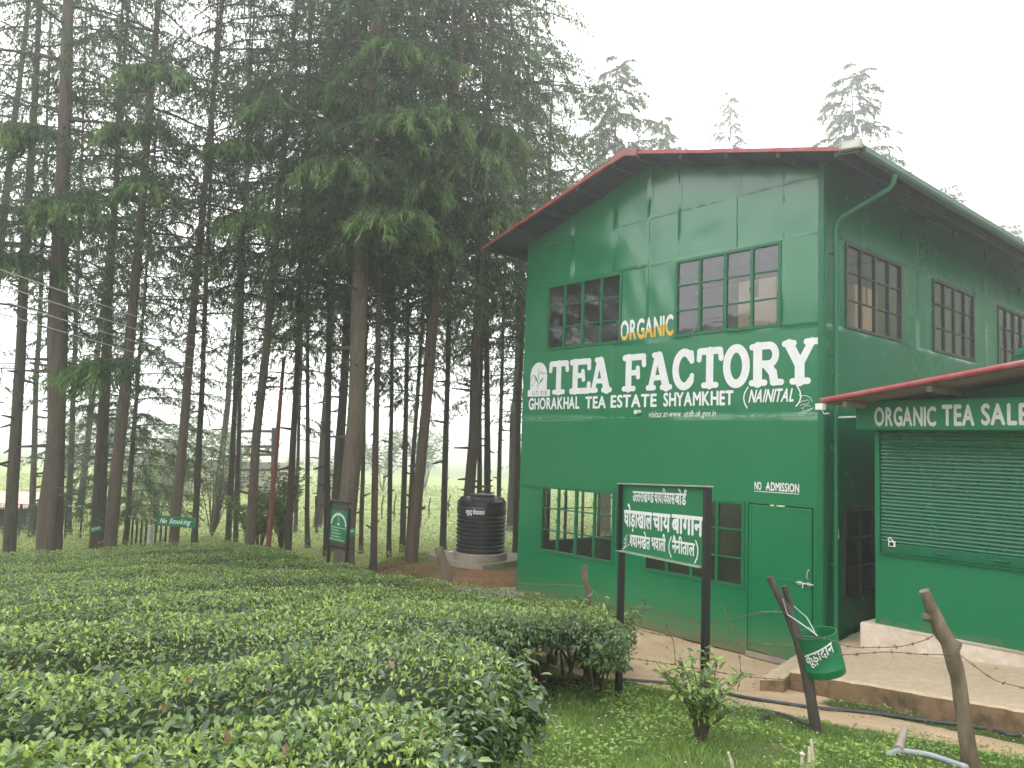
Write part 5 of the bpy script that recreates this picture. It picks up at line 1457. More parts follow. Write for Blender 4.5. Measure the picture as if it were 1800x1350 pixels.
GL = [[(-260, 1560), (100, 1500), (450, 1450), (700, 1420), (800, 1400)],
      [(-260, 1290), (0, 1279), (200, 1262), (400, 1240), (560, 1228), (640, 1224), (720, 1222), (800, 1224)],
      [(-260, 1168), (110, 1150), (300, 1146), (460, 1148), (560, 1140), (640, 1122), (800, 1110), (900, 1122), (965, 1152)],
      [(-260, 1106), (30, 1099), (170, 1092), (330, 1080), (480, 1074), (640, 1062), (780, 1058), (900, 1066), (1000, 1072), (1092, 1084)],
      [(-260, 1076), (80, 1066), (250, 1050), (340, 1038), (500, 1030), (640, 1026), (760, 1034), (880, 1047), (1000, 1057), (1098, 1070)],
      [(-260, 1046), (0, 1037), (200, 1016), (400, 1003), (540, 1002), (640, 1008), (720, 1024)],
      [(-260, 1022), (60, 1013), (240, 996), (400, 984), (520, 982), (610, 1000)],
      [(-260, 1000), (100, 988), (250, 976), (400, 967), (480, 970), (540, 980)],
      [(-260, 980), (80, 967), (200, 964), (300, 953), (400, 955), (460, 963), (500, 972)]]
def row_line(g):
    P = [hit(x, y, HB)[:2] for x, y in g]
    if g[0][0] < -100: P = [P[0] + (P[0] - P[1]) / np.linalg.norm(P[0] - P[1]) * 4.5] + P
    return resample(P, 60)
GP = [row_line(g) for g in GL]
FRONT = {2: [(-260, 1168), (110, 1150), (300, 1146), (460, 1148), (560, 1140), (640, 1122), (790, 1104), (850, 1088), (1000, 1083), (1090, 1094)]}
FRONT = {k: row_line(g) for k, g in FRONT.items()}
HL = ['nearest tea hedge along the bottom edge of the picture', 'second tea hedge from the viewer, its trunk showing by the grass', 'third tea hedge from the viewer, with shaded face above the grass', 'fourth tea hedge, ending in a bushy clump at the black sign post',
      'fifth tea hedge from the viewer, ending at the red soil bank', 'sixth tea hedge, ending near the slender pale brown trunk', 'seventh tea hedge, ending at the framed notice board', 'farthest tea hedge below the No Smoking sign']
rng = np.random.default_rng(21)
def hnoise(p, s, k): return np.array([mnoise.noise(Vector((a * s, b * s, k))) for a, b in p])
for r_ in range(len(GP) - 1):
    A_, B_ = FRONT.get(r_, GP[r_]), GP[r_ + 1]
    wdt = np.linalg.norm(A_ - B_, axis=1)
    nr = max(60, 0)
    # surface: t along, s across
    dist = np.linalg.norm((A_ + B_) / 2, axis=1).mean()
    dens = 3200 if dist < 4 else 2700 if dist < 6 else 1800 if dist < 9 else 1250
    length = np.linalg.norm(np.diff((A_ + B_) / 2, axis=0), axis=1).sum()
    area = length * wdt.mean()
    n = int(area * dens)
    gap = .11 if r_ < 4 else .095
    def surf(t, s):
        f = t * 59; i = np.minimum(f.astype(int), 58); q = (f - i)[:, None]
        a = A_[i] * (1 - q) + A_[i + 1] * q; b = B_[i] * (1 - q) + B_[i + 1] * q
        wl = np.linalg.norm(b - a, axis=1)
        e = np.clip(gap / wl, .02, .3)
        e = e * (1 + 1.2 * hnoise(a, 1.3, r_ * 3.))
        ss = e + s * (1 - 2 * e); p = a + (b - a) * ss[:, None]
        edge = np.minimum(s * wl, (1 - s) * wl); end = (1 - t) * length
        edge = np.minimum(edge, end + .02)
        hgt = HB + .045 + .045 * hnoise(p, 1.1, 2.) + .03 * hnoise(p, 3.3, 7.) - .34 * np.exp(-edge / .11) * (.6 + .5 * hnoise(a, 2.2, r_ + .5))
        dip = np.clip(hnoise(p, .75, 31.) - .32, 0, 1); hgt -= dip * .4
        return p, hgt, edge, b - a
    hd = empty('tea_hedge', (*GP[r_].mean(0), 0), 0, HL[r_], 'hedge', 'clipped rows of tea bushes'); off = np.array(hd.location)
    t = rng.random(n); s = rng.random(n)
    p, hgt, edge, _ = surf(t, s)
    gz = terrain(p[:, 0], p[:, 1])
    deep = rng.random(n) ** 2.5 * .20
    z = gz + hgt - deep
    sz = .032 * (1 + .25 * rng.normal(size=n)).clip(.55, 1.7)
    yaw = rng.random(n) * 6.283; el = rng.uniform(-.35, .95, n)
    shoot = rng.random(n) < .38
    el = np.where(shoot, rng.uniform(.7, 1.45, n), el); sz = np.where(shoot, sz * .66, sz)
    T = np.column_stack([np.cos(yaw) * np.cos(el), np.sin(yaw) * np.cos(el), np.sin(el)])
    N = np.column_stack([-np.cos(yaw) * np.sin(el), -np.sin(yaw) * np.sin(el), np.cos(el)]) + rng.normal(0, .35, (n, 3))
    patch = hnoise(p, .9, 12.) * .13
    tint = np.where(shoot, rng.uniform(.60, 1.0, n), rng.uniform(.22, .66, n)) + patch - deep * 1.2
    bigdark = rng.random(n) < .05; sz = np.where(bigdark, sz * 1.2, sz); tint = np.where(bigdark, .33, tint)
    # skirts: leaves hanging on both sides and the row end
    m = int(length * HB * 2 * dens * .60)
    t2 = rng.random(m); side = rng.random(m) < .62
    s2 = np.where(side, 0.0, 1.0) + np.where(side, 1, -1) * rng.random(m) ** 2 * .10
    e_ = rng.random(m) < .16; t2 = np.where(e_, 1 - rng.random(m) ** 2 * .02, t2); s2 = np.where(e_, rng.random(m), s2)
    p2, h2, _, ac = surf(t2, s2)
    k2 = rng.random(m) ** 1.4
    h2 = np.maximum(h2, .30); z2 = terrain(p2[:, 0], p2[:, 1]) + h2 * (1 - k2 * .44)
    outw = np.where(side, -1, 1)[:, None] * ac / (np.linalg.norm(ac, axis=1, keepdims=True) + 1e-9)
    p2 = p2 - outw * (k2 * .10)[:, None] + rng.normal(0, .035, p2.shape)
    ya2 = np.arctan2(outw[:, 1], outw[:, 0]) + rng.normal(0, .9, m); el2 = rng.uniform(-1.0, .35, m)
    T2 = np.column_stack([np.cos(ya2) * np.cos(el2), np.sin(ya2) * np.cos(el2), np.sin(el2)])
    N2 = np.column_stack([-np.cos(ya2) * np.sin(el2), -np.sin(ya2) * np.sin(el2), np.cos(el2)]) + rng.normal(0, .35, (m, 3))
    sz2 = .043 * (1 + .25 * rng.normal(size=m)).clip(.55, 1.6)
    P = np.concatenate([np.column_stack([p, z]), np.column_stack([p2, z2])]) - off
    T = np.concatenate([T, T2]); N = np.concatenate([N, N2]); sz = np.concatenate([sz, sz2])
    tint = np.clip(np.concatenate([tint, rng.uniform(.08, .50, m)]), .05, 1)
    old = rng.random(len(tint)) < .08; tint = np.where(old, rng.uniform(.05, .16, len(tint)), tint); sz = np.where(old, sz * rng.uniform(1.1, 1.75, len(sz)), sz)
    tint = np.where(rng.random(len(tint)) < .012, .0, tint)
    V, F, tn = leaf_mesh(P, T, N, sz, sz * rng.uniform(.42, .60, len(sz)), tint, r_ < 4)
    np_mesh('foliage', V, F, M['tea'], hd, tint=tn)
    # woody stems: gnarled trunk forks every half metre, and a dense inner tangle of twigs
    mb = MB(); rr = random.Random(r_)
    k = 0; tt = .02
    while tt < 1.0:
        pc_, hc, _, ac = surf(np.array([tt]), np.array([rr.uniform(.3, .7)])); c = pc_[0]; g = tz(*c)
        for j in range(4):
            a = rr.uniform(0, 6.28); e = .12 + .25 * rr.random()
            q0 = Vector((c[0] + rr.uniform(-.05, .05), c[1] + rr.uniform(-.05, .05), g - .05)) - Vector(off)
            q1 = q0 + Vector((math.cos(a) * .07, math.sin(a) * .07, .25)); q2 = q0 + Vector((math.cos(a + .4) * e, math.sin(a + .4) * e, .55))
            mb.tube([q0, q1, q2], [.026, .019, .008], 6, cap=False)
        tt += .42 / length
    mb.build('stem', M['stem'], hd, smooth=True)
    # inner mass so that the row is not hollow
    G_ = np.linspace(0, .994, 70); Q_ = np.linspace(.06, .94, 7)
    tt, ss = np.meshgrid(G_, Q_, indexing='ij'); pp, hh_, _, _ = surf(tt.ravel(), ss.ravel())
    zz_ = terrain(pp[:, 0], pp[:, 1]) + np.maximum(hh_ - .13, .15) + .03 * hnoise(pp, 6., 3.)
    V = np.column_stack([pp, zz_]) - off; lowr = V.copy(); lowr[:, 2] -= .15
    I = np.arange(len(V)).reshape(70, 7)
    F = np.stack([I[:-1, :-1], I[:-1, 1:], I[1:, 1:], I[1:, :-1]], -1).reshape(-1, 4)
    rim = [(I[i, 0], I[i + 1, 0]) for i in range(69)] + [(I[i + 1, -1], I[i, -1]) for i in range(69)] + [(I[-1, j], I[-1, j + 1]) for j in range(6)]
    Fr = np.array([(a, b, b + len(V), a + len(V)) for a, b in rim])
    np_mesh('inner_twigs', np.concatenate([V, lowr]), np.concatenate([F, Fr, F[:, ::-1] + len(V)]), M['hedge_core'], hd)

# ================================================================== SMALL SHRUBS
def shrub(name, c, h, w_, nst, nlf, lsz, mat, label, tint=(.3, .8), seed=1, group=None, cat='shrub', droop=0.0, up=.6):
    rng = np.random.default_rng(seed); o = empty(name, c, 0, label, cat, group); mb = MB(); Ps = []; Ds = []
    for k in range(nst):
        a = rng.uniform(0, 6.28); e = w_ * rng.uniform(.25, 1.0); hh_ = h * rng.uniform(.55, 1.05)
        pts = [Vector((0, 0, -.08)), Vector((math.cos(a) * e * .25, math.sin(a) * e * .25, hh_ * .4)), Vector((math.cos(a + .2) * e * .6, math.sin(a + .2) * e * .6, hh_ * .75)), Vector((math.cos(a + .3) * e, math.sin(a + .3) * e, hh_))]
        mb.tube(pts, [.011 * h ** .5, .008 * h ** .5, .005 * h ** .5, .002], 5, cap=False)
        A = np.array([tuple(p) for p in pts]); q = rng.uniform(.25, 1, max(2, nlf // nst)) ** .7 * 3
        i = np.minimum(q.astype(int), 2); f = (q - i)[:, None]; P = A[i] * (1 - f) + A[i + 1] * f
        Ps.append(P + rng.normal(0, w_ * .05, P.shape)); Ds.append(np.tile([math.cos(a), math.sin(a), 0], (len(P), 1)))
    mb.build('stem', M['stem'], o, smooth=True)
    P = np.concatenate(Ps); n = len(P); ya = rng.uniform(0, 6.28, n); el = rng.uniform(-.4 - droop, up, n)
    T = np.column_stack([np.cos(ya) * np.cos(el), np.sin(ya) * np.cos(el), np.sin(el)]); N = np.column_stack([-np.cos(ya) * np.sin(el), -np.sin(ya) * np.sin(el), np.cos(el)]) + rng.normal(0, .4, (n, 3))
    sz = lsz * rng.uniform(.6, 1.3, n)
    hrel = np.clip(P[:, 2] / h, 0, 1)
    V, F, tn = leaf_mesh(P, T, N, sz, sz * rng.uniform(.32, .45, n), np.clip(rng.uniform(*tint, n), 0, 1), lsz < .12)
    np_mesh('foliage', V, F, M[mat], o, tint=tn)
    return o
c = hit(1232, 1305); shrub('tea_bush', (c[0], c[1], c[2]), .56, .33, 22, 520, .070, 'tea', 'small loose tea bush in front of the right signboard post', (.15, .75), 5, 'loose tea bushes', droop=.1, up=1.0)
c = at(1048, 1172, 8.05); shrub('tea_bush', (c[0], c[1], tz(c[0], c[1])), .85, .62, 30, 1500, .075, 'tea', 'leggy tea bush with bare stems beside the left signboard post', (.1, .7), 6, 'loose tea bushes', up=.8)
c = hit(905, 1300); shrub('tea_bush', (c[0] - .1, c[1], c[2]), .48, .40, 10, 220, .075, 'tea', 'low weedy tea sprouts at the foot of the second hedge', (.15, .6), 7, 'loose tea bushes')
for i, (x, y, d, h, w_, col, lab) in enumerate([(275, 935, 27, 2.3, 1.3, (.35, .9), 'pale sapling bush left of the No Smoking sign'), (372, 940, 25, 3.2, 1.5, (.2, .7), 'leafy sapling between the No Smoking sign and the thin pair'), (455, 955, 19.6, 1.8, .9, (.4, 1), 'yellow-green bush in front of the transformer'),
                                               (495, 955, 20.5, 2.4, .8, (.3, .9), 'slender bush between the red pole and the dark cedar'), (232, 940, 30, 2.6, 1.6, (.3, .8), 'bushy sapling far behind the low-branched conifer'), (300, 930, 33, 2.8, 1.5, (.1, .5), 'dark green bush behind the leaning pale cedar'), (590, 900, 33, 2.4, 1.6, (.2, .6), 'misty bush at the field edge behind the notice board'), (205, 915, 42, 4.2, 2.4, (.3, .9), 'tall pale sapling in the mist behind the mesh fence'), (330, 915, 45, 4.6, 2.6, (.4, .9), 'tall pale sapling in the mist behind the No Smoking sign'), (420, 910, 48, 5.0, 2.8, (.3, .8), 'wide pale sapling in the mist behind the thin pair'), (670, 905, 52, 4.6, 3.0, (.3, .8), 'round pale bush in the mist between the thin trunks'), (745, 905, 55, 5.2, 3.0, (.3, .8), 'pale bush in the mist left of the straight dark trunk'), (120, 915, 40, 4.0, 2.4, (.2, .7), 'pale sapling in the mist behind the thick grey trunk')]):
    b = at(x, y, d); shrub('sapling_bush', (b[0], b[1], tz(b[0], b[1])), h, w_, 22 if d < 38 else 12, 1500 if d < 38 else 900, .16 if d < 38 else .42, 'shrubm', lab, col, 40 + i, 'bushes at the edge of the field')

# ================================================================== GRASS, CLOVER, YOUNG TEA FIELD
def tufts(pos, hgt, wid, mat, name, label, tint, seed, lean=.5):
    rng = np.random.default_rng(seed); n = len(pos)
    ya = rng.uniform(0, 6.28, n); le = rng.uniform(.05, lean, n) + rng.random(n) ** 3 * .6
    D_ = np.column_stack([np.cos(ya) * le, np.sin(ya) * le, np.ones(n)]); D_ /= np.linalg.norm(D_, axis=1, keepdims=True)
    yb = rng.uniform(0, 6.28, n); S_ = np.column_stack([np.cos(yb), np.sin(yb), np.zeros(n)]) * (wid / 2)[:, None]
    V = np.empty((n, 5, 3)); mid = pos + D_ * (hgt * .55)[:, None]; tip = mid + (D_ + np.column_stack([np.cos(ya), np.sin(ya), -.5 * np.ones(n)]) * .55) * (hgt * .45)[:, None]
    V[:, 0] = pos - S_; V[:, 1] = pos + S_; V[:, 2] = mid + S_ * .8; V[:, 3] = mid - S_ * .8; V[:, 4] = tip
    F = (np.arange(n)[:, None, None] * 5 + np.array([(0, 1, 2), (0, 2, 3), (3, 2, 4)])[None]).reshape(-1, 3)
    return tag(np_mesh(name, V.reshape(-1, 3), F, mat, tint=np.repeat(tint, 5)), label, 'grass', kind='stuff')
rng = np.random.default_rng(77)
n = 150000
gxy = np.column_stack([rng.uniform(-.9, 6.5, n), rng.uniform(3.0, 9.5, n)])
gd = np.linalg.norm(gxy, axis=1)
keep = rng.random(n) < np.clip((5.2 / gd) ** 2, .1, 1)
gxy = gxy[keep]
u_, s_ = to_fac(gxy[:, 0], gxy[:, 1])
bv = bare(gxy[:, 0], gxy[:, 1]); nz = hnoise(gxy, 1.5, 3.); nz2 = hnoise(gxy, 4.0, 8.)
inpave = ((u_ > .12) & (s_ > -1.10 - .02 * u_)) | ((u_ > -.3) & (s_ > -1.3) & (u_ < .25))
under = np.zeros(len(gxy), bool)
k_ = (~inpave) & (rng.random(len(gxy)) < np.clip(1.15 - 1.6 * bv + .5 * nz - np.where(s_ > -2.4, .35, 0), .0, 1)) & (bv < .75)
gxy = gxy[k_]; nz = nz[k_]; nz2 = nz2[k_]; bv = bv[k_]
gz_ = terrain(gxy[:, 0], gxy[:, 1])
hg = np.clip(.045 + .045 * nz + .03 * nz2 + rng.normal(0, .014, len(gxy)), .016, .15) * (1 - .5 * bv)
tufts(np.column_stack([gxy, gz_ - .004]), hg, rng.uniform(.003, .008, len(gxy)), M['grassm'], 'grass', 'short bright green grass and weeds around the signboard', np.clip(.48 + .28 * nz + rng.normal(0, .17, len(gxy)), 0, 1), 5, .7)
# broad clover-like weeds
n = 16000
cxy = np.column_stack([rng.uniform(-.9, 4.5, n), rng.uniform(3.4, 8.2, n)]); u_, s_ = to_fac(cxy[:, 0], cxy[:, 1]); bv = bare(cxy[:, 0], cxy[:, 1])
k_ = (hnoise(cxy, 1.3, 19.) > .02) & (bv < .4) & ~(((u_ > .12) & (s_ > -1.12)) | ((u_ > -.3) & (s_ > -1.3) & (u_ < .25)))
cxy = cxy[k_]; n = len(cxy); ya = rng.uniform(0, 6.28, n); el = rng.uniform(-.1, .6, n)
P = np.column_stack([cxy, terrain(cxy[:, 0], cxy[:, 1]) + rng.uniform(.02, .085, n)])
T = np.column_stack([np.cos(ya) * np.cos(el), np.sin(ya) * np.cos(el), np.sin(el)]); N = np.column_stack([-np.cos(ya) * np.sin(el), -np.sin(ya) * np.sin(el), np.cos(el)]) + rng.normal(0, .3, (n, 3))
sz = rng.uniform(.018, .042, n)
V, F, tn = leaf_mesh(P, T, N, sz, sz * rng.uniform(.6, .95, n), np.clip(rng.normal(.62, .17, n), 0, 1), False)
tag(np_mesh('weeds', V, F, M['grassm'], tint=tn), 'broad-leaved clover and weeds spread through the grass', 'weeds', kind='stuff')
# fallen pale petals and leaf scraps
n = 420; cxy = np.column_stack([rng.uniform(0, 5, n), rng.uniform(4.2, 8, n)]); u_, s_ = to_fac(cxy[:, 0], cxy[:, 1]); k_ = ~((u_ > .12) & (s_ > -1.12)); cxy = cxy[k_]; n = len(cxy)
ya = rng.uniform(0, 6.28, n); P = np.column_stack([cxy, terrain(cxy[:, 0], cxy[:, 1]) + .05]); T = np.column_stack([np.cos(ya), np.sin(ya), rng.normal(0, .2, n)]); N = np.tile([0, 0, 1.], (n, 1)) + rng.normal(0, .3, (n, 3)); sz = rng.uniform(.008, .022, n)
V, F, tn = leaf_mesh(P, T, N, sz, sz * .7, np.zeros(n), False)
tag(np_mesh('litter_leaves', V, F, plain('dry_petal', (.55, .48, .38), .8, var=.4, scale=3)), 'tiny pale petals and dry leaf scraps lying in the grass', 'leaf litter', kind='stuff')
n = 2600; cxy = np.column_stack([rng.uniform(0, 6.5, n), rng.uniform(5, 12, n)]); u_, s_ = to_fac(cxy[:, 0], cxy[:, 1]); bv = bare(cxy[:, 0], cxy[:, 1])
onp = (u_ > .2) & (s_ > -1.0) & (s_ < .05) & (u_ < 5); k_ = (((bv > .5) & (s_ < -.03) & (u_ < -.1)) | ((bv > .4) & (s_ < -1.5)) | (onp & (rng.random(n) < .12))); cxy = cxy[k_]; onp = onp[k_]; u_ = u_[k_]; s_ = s_[k_]; n = len(cxy)
base_z = np.where(onp, .34 + .0943 * u_ + .101 * s_, terrain(cxy[:, 0], cxy[:, 1])); r_s = .004 + .018 * rng.random(n) ** 5
OC = np.array([(1, 0, 0), (0, 1, 0), (-1, 0, 0), (0, -1, 0), (0, 0, .8), (0, 0, -.8)], float); OF = np.array([(0, 1, 4), (1, 2, 4), (2, 3, 4), (3, 0, 4), (1, 0, 5), (2, 1, 5), (3, 2, 5), (0, 3, 5)])
V = (np.column_stack([cxy, base_z + r_s * .25])[:, None, :] + OC[None] * r_s[:, None, None] * rng.uniform(.6, 1.3, (n, 6, 1))).reshape(-1, 3)
tag(np_mesh('pebbles', V, (np.arange(n)[:, None, None] * 6 + OF[None]).reshape(-1, 3), plain('grit_stone', (.30, .23, .16), .9, var=.5, scale=4)), 'small pebbles and grit scattered over the bare dirt and slab', 'pebbles', kind='stuff')
# rough grass on the bank and under the trees
n = 60000; fx = np.column_stack([rng.uniform(-16, 6, n), rng.uniform(12, 26, n)]); u_, s_ = to_fac(fx[:, 0], fx[:, 1])
k_ = ~((u_ > -7.15) & (s_ > -1.0) & (s_ < 2.3)) & ~((u_ > -5.9) & (s_ > -1.6)); fx = fx[k_]
sl_ = np.sqrt(((fx[:, 0] - TANK[0]) / 1.0) ** 2 + (fx[:, 1] - TANK[1] - .1) ** 2); dm = (sl_ > 1.15) & ((sl_ > 2.9) | (hnoise(fx, 2.2, 4.) > -.05)); fx = fx[dm]
nz = hnoise(fx, .5, 6.); n = len(fx)
tufts(np.column_stack([fx, terrain(fx[:, 0], fx[:, 1]) - .01]), rng.uniform(.02, .055, n) * (1 + .4 * nz), rng.uniform(.012, .03, n), M['fieldm'], 'undergrowth', 'low green undergrowth on the forest floor around the trunks', np.clip(.42 + .35 * nz + rng.normal(0, .16, n) + .02 * (fx[:, 1] - 14) + np.where(fx[:, 0] < -3, .15, 0), 0, 1), 6, .9)
M['drygrass'] = leaf_mat('dry_bank_grass', [(0, (.09, .06, .03)), (.45, (.24, .18, .09)), (.7, (.17, .19, .06)), (1, (.16, .25, .06))], .7, .25, .2)
n = 26000; fx = np.column_stack([rng.uniform(-3.8, 1.0, n), rng.uniform(12.2, 17, n)]); u_, s_ = to_fac(fx[:, 0], fx[:, 1])
sl_ = np.sqrt(((fx[:, 0] - TANK[0]) / 1.25) ** 2 + (fx[:, 1] - TANK[1] - .35) ** 2)
k_ = ~((u_ > -7.15) & (s_ > -1.0)) & (sl_ > 1.22) & (sl_ < 3.2) & (hnoise(fx, 1.6, 14.) + .35 * hnoise(fx, 5., 2.) > rng.uniform(-.45, .35, n)); fx = fx[k_]; n = len(fx)
tufts(np.column_stack([fx, terrain(fx[:, 0], fx[:, 1]) - .01]), rng.uniform(.03, .10, n), rng.uniform(.008, .02, n), M['drygrass'], 'dry_grass', 'dry brown and olive grass tufts over the red soil bank', np.clip(.45 + .5 * hnoise(fx, 1.1, 44.) + rng.normal(0, .2, n), 0, 1), 8, .9)
# rows of young tea in the open field behind
P_ = []
for row in range(34):
    y0 = 19 + row * 1.15; m = int(1900 * (24 / y0))
    xx = rng.uniform(-.95 * y0, .28 * y0, m); yy = y0 + .06 * xx + rng.normal(0, .24, m) + .3 * np.sin(xx * .35 + row)
    hh_ = .26 * np.sqrt(rng.random(m)) * np.exp(-((yy - y0 - .06 * xx - .3 * np.sin(xx * .35 + row)) / .45) ** 2)
    P_.append(np.column_stack([xx, yy, hh_]))
P_ = np.concatenate(P_); u_, s_ = to_fac(P_[:, 0], P_[:, 1]); P_ = P_[~((u_ > -7.5) & (s_ > -1.5))]
n = len(P_); P_[:, 2] += terrain(P_[:, 0], P_[:, 1]); ya = rng.uniform(0, 6.28, n); el = rng.uniform(-.2, 1.0, n)
T = np.column_stack([np.cos(ya) * np.cos(el), np.sin(ya) * np.cos(el), np.sin(el)]); N = np.column_stack([-np.cos(ya) * np.sin(el), -np.sin(ya) * np.sin(el), np.cos(el)]) + rng.normal(0, .3, (n, 3))
sz = rng.uniform(.06, .12, n) * np.clip(P_[:, 1] / 24, .8, 2)
V, F, tn = leaf_mesh(P_, T, N, sz, sz * .55, np.clip(rng.normal(.62, .2, n), 0, 1), False)
tag(np_mesh('tea_field', V, F, M['fieldm'], tint=tn), 'rows of low yellow-green young tea across the open field', 'tea field', kind='stuff')

# ================================================================== FAR THINGS
# utility frame with transformer behind the leaning brown cedar
ud = 31.0
def U(px, py): return at(px, py, ud)
ub = U(452, 940); uz = tz(ub[0], ub[1])
uf = empty('transformer_frame', (ub[0], ub[1], uz), 0, 'two-post electric frame with crossarms and transformer behind a leaning cedar', 'transformer frame')
rel = lambda p: Vector(p) - Vector((ub[0], ub[1], uz))
for px in (420, 481):
    mb = MB(); p0 = U(px - 3, 940); p0[2] = uz - .2; mb.tube([rel(p0), rel(U(px, 752))], .085, 8); mb.build('pole', M['black_metal'], uf)
for py, x0, x1 in ((758, 418, 484), (785, 420, 480), (799, 420, 480), (826, 418, 482), (893, 417, 480)):
    mb = MB(); a, b = rel(U(x0, py)), rel(U(x1, py)); mb.tube([a, b], .055, 4); mb.build('crossarm', M['black_metal'], uf)
for x in (436, 452, 470):
    mb = MB(); mb.lathe([(.0, .0), (.07, .02), (.05, .08), (.09, .12), (.05, .17), (.09, .22), (.04, .27), (0, .28)], 10, tuple(rel(U(x, 798)))); mb.build('insulator', M['slab'], uf, smooth=True)
mb = MB(); a = rel(U(455, 891)); mb.box(a.x - .32, a.x + .32, a.y - .35, a.y + .35, a.z, a.z + .55); mb.box(a.x - .36, a.x + .36, a.y - .39, a.y + .39, a.z + .551, a.z + .60)
for k in range(5): mb.box(a.x - .30 + k * .13, a.x - .26 + k * .13, a.y - .47, a.y - .36, a.z + .08, a.z + .50)
tr_ = mb.build('transformer', M['shed_dark'], uf, bevel=.01)
mb = MB()
for k in range(3): mb.lathe([(.05, 0), (.07, .06), (.04, .12), (.06, .18), (.02, .24), (0, .25)], 8, (a.x - .2 + k * .2, a.y, a.z + .60))
mb.build('bushing', M['slab'], tr_, smooth=True)
# rust red pole
rb = at(471, 958, 18.3); rt_ = at(498, 633, 18.3); rz = tz(rb[0], rb[1])
o = empty('red_pole', (rb[0], rb[1], rz), 0, 'plain rust red pole leaning slightly between two cedars', 'pole')
mb = MB(); d = Vector(rt_ - rb); d = d / d.z; mb.tube([d * -.3, d * 2, d * (rt_[2] - rz)], [.062, .058, .040], 10); mb.build('shaft', M['redpole'], o, auto=R(50))
mb = MB(); mb.tube([d * (rt_[2] - rz), d * (rt_[2] - rz + .05)], [.046, .03], 10); mb.build('cap', M['redpole'], o, auto=R(50))
# far fork-topped electric pole in the mist
eb = at(283, 905, 46); ez = tz(eb[0], eb[1]); et = at(286, 790, 46)
o = empty('electric_pole', (eb[0], eb[1], ez), 0, 'far misty electric pole with forked top in the bright gap', 'pole')
H_ = et[2] - ez
mb = MB(); mb.tube([(0, 0, -.3), (0, 0, H_)], [.11, .06], 8); mb.build('shaft', M['redpole'], o)
mb = MB()
for sg in (-1, 1): mb.tube([(0, 0, H_ - 1.05), (sg * .17, 0, H_ - .85), (sg * .20, 0, H_ - .62)], .04, 6)
mb.build('fork', M['redpole'], o)
mb = MB()
for x, z in ((-.20, H_ - .62), (.20, H_ - .62), (0, H_)): mb.lathe([(.03, 0), (.07, .04), (.05, .10), (0, .13)], 8, (x, 0, z))
mb.build('insulator', M['white_plastic'], o, smooth=True)
# power lines crossing the left side
for i, (y0, y1) in enumerate(((470, 668), (502, 682), (535, 694), (562, 706))):
    p0, p1 = at(-260, y0 - 88, 8.5 + .2 * i), at(700, y1 + 28, 36); pts = []
    for k in range(13):
        t = k / 12; p = p0 + (p1 - p0) * t; p[2] -= .5 * 4 * t * (1 - t) * .35; pts.append(Vector(p) - Vector(p0))
    mb = MB(); mb.tube(pts, .0085, 5); o = mb.build('power_line', M['power_wire']); o.location = Vector(p0)
    tag(o, ['topmost of the four pale power lines on the left', 'second from the top of the four pale power lines', 'third from the top of the four pale power lines', 'lowest of the four pale power lines on the left'][i], 'power line', 'pale power lines between the trees')
# mesh fence and rails at the left
def at_g(px, depth):
    p = at(px, 930, depth); return np.array([p[0], p[1], tz(p[0], p[1])])
fd_ = 23.0
f0, f1 = at_g(-20, fd_), at_g(196, fd_)
o = empty('mesh_fence', f0, 0, 'dark wire mesh fence with thin posts in front of the shed', 'fence')
mb = MB(); nP = 9
for k in range(nP):
    p = f0 + (f1 - f0) * k / (nP - 1); p = np.array([p[0], p[1], tz(p[0], p[1])]); q = Vector(p - f0)
    m2 = MB(); m2.box(q.x - .022, q.x + .022, q.y - .022, q.y + .022, q.z - .1, q.z + .95 + (.5 if k in (5, 6) else 0)); m2.build('post', M['black_metal'], o)
m2 = MB(); m2.tube([Vector((0, 0, .93)), Vector(f1 - f0) + Vector((0, 0, .93))], .018, 6); m2.build('rail', M['grey_metal'], o)
m2 = MB(); ln = Vector(f1 - f0)
for k in range(7): m2.tube([Vector((0, -.03, .10 + k * .13)), ln + Vector((0, -.03, .10 + k * .13))], .006, 4)
for k in range(46): m2.tube([ln * (k / 45) + Vector((0, -.03, .02)), ln * (k / 45) + Vector((0, -.03, .92))], .006, 4)
m2.build('mesh', M['black_metal'], o)
g0_, g1_ = at_g(225, 21.5), at_g(292, 19.8)
o = empty('railing', g0_, 0, 'pale top-railed short fence running up to the white post', 'fence'); ln = Vector(g1_ - g0_)
m2 = MB(); m2.tube([Vector((0, 0, .80)), ln + Vector((0, 0, .80))], .030, 6); m2.build('rail', M['slab'], o)
for k in range(9):
    q = ln * (k / 8); m2 = MB(); m2.box(q.x - .02, q.x + .02, q.y - .02, q.y + .02, q.z - .1, q.z + .78); m2.build('post', M['shed_dark'], o)
wp = at_g(265, 18.6); o = empty('white_post', wp, 0, 'short stout whitish post at the end of the railing', 'post')
m2 = MB(); m2.tube([(0, 0, -.1), (0, 0, .78), (0, 0, .80)], [.06, .058, .05], 12); m2.build('shaft', plain('old_whitewash', (.42, .42, .40), .8, var=.3, scale=15), o, auto=R(50))
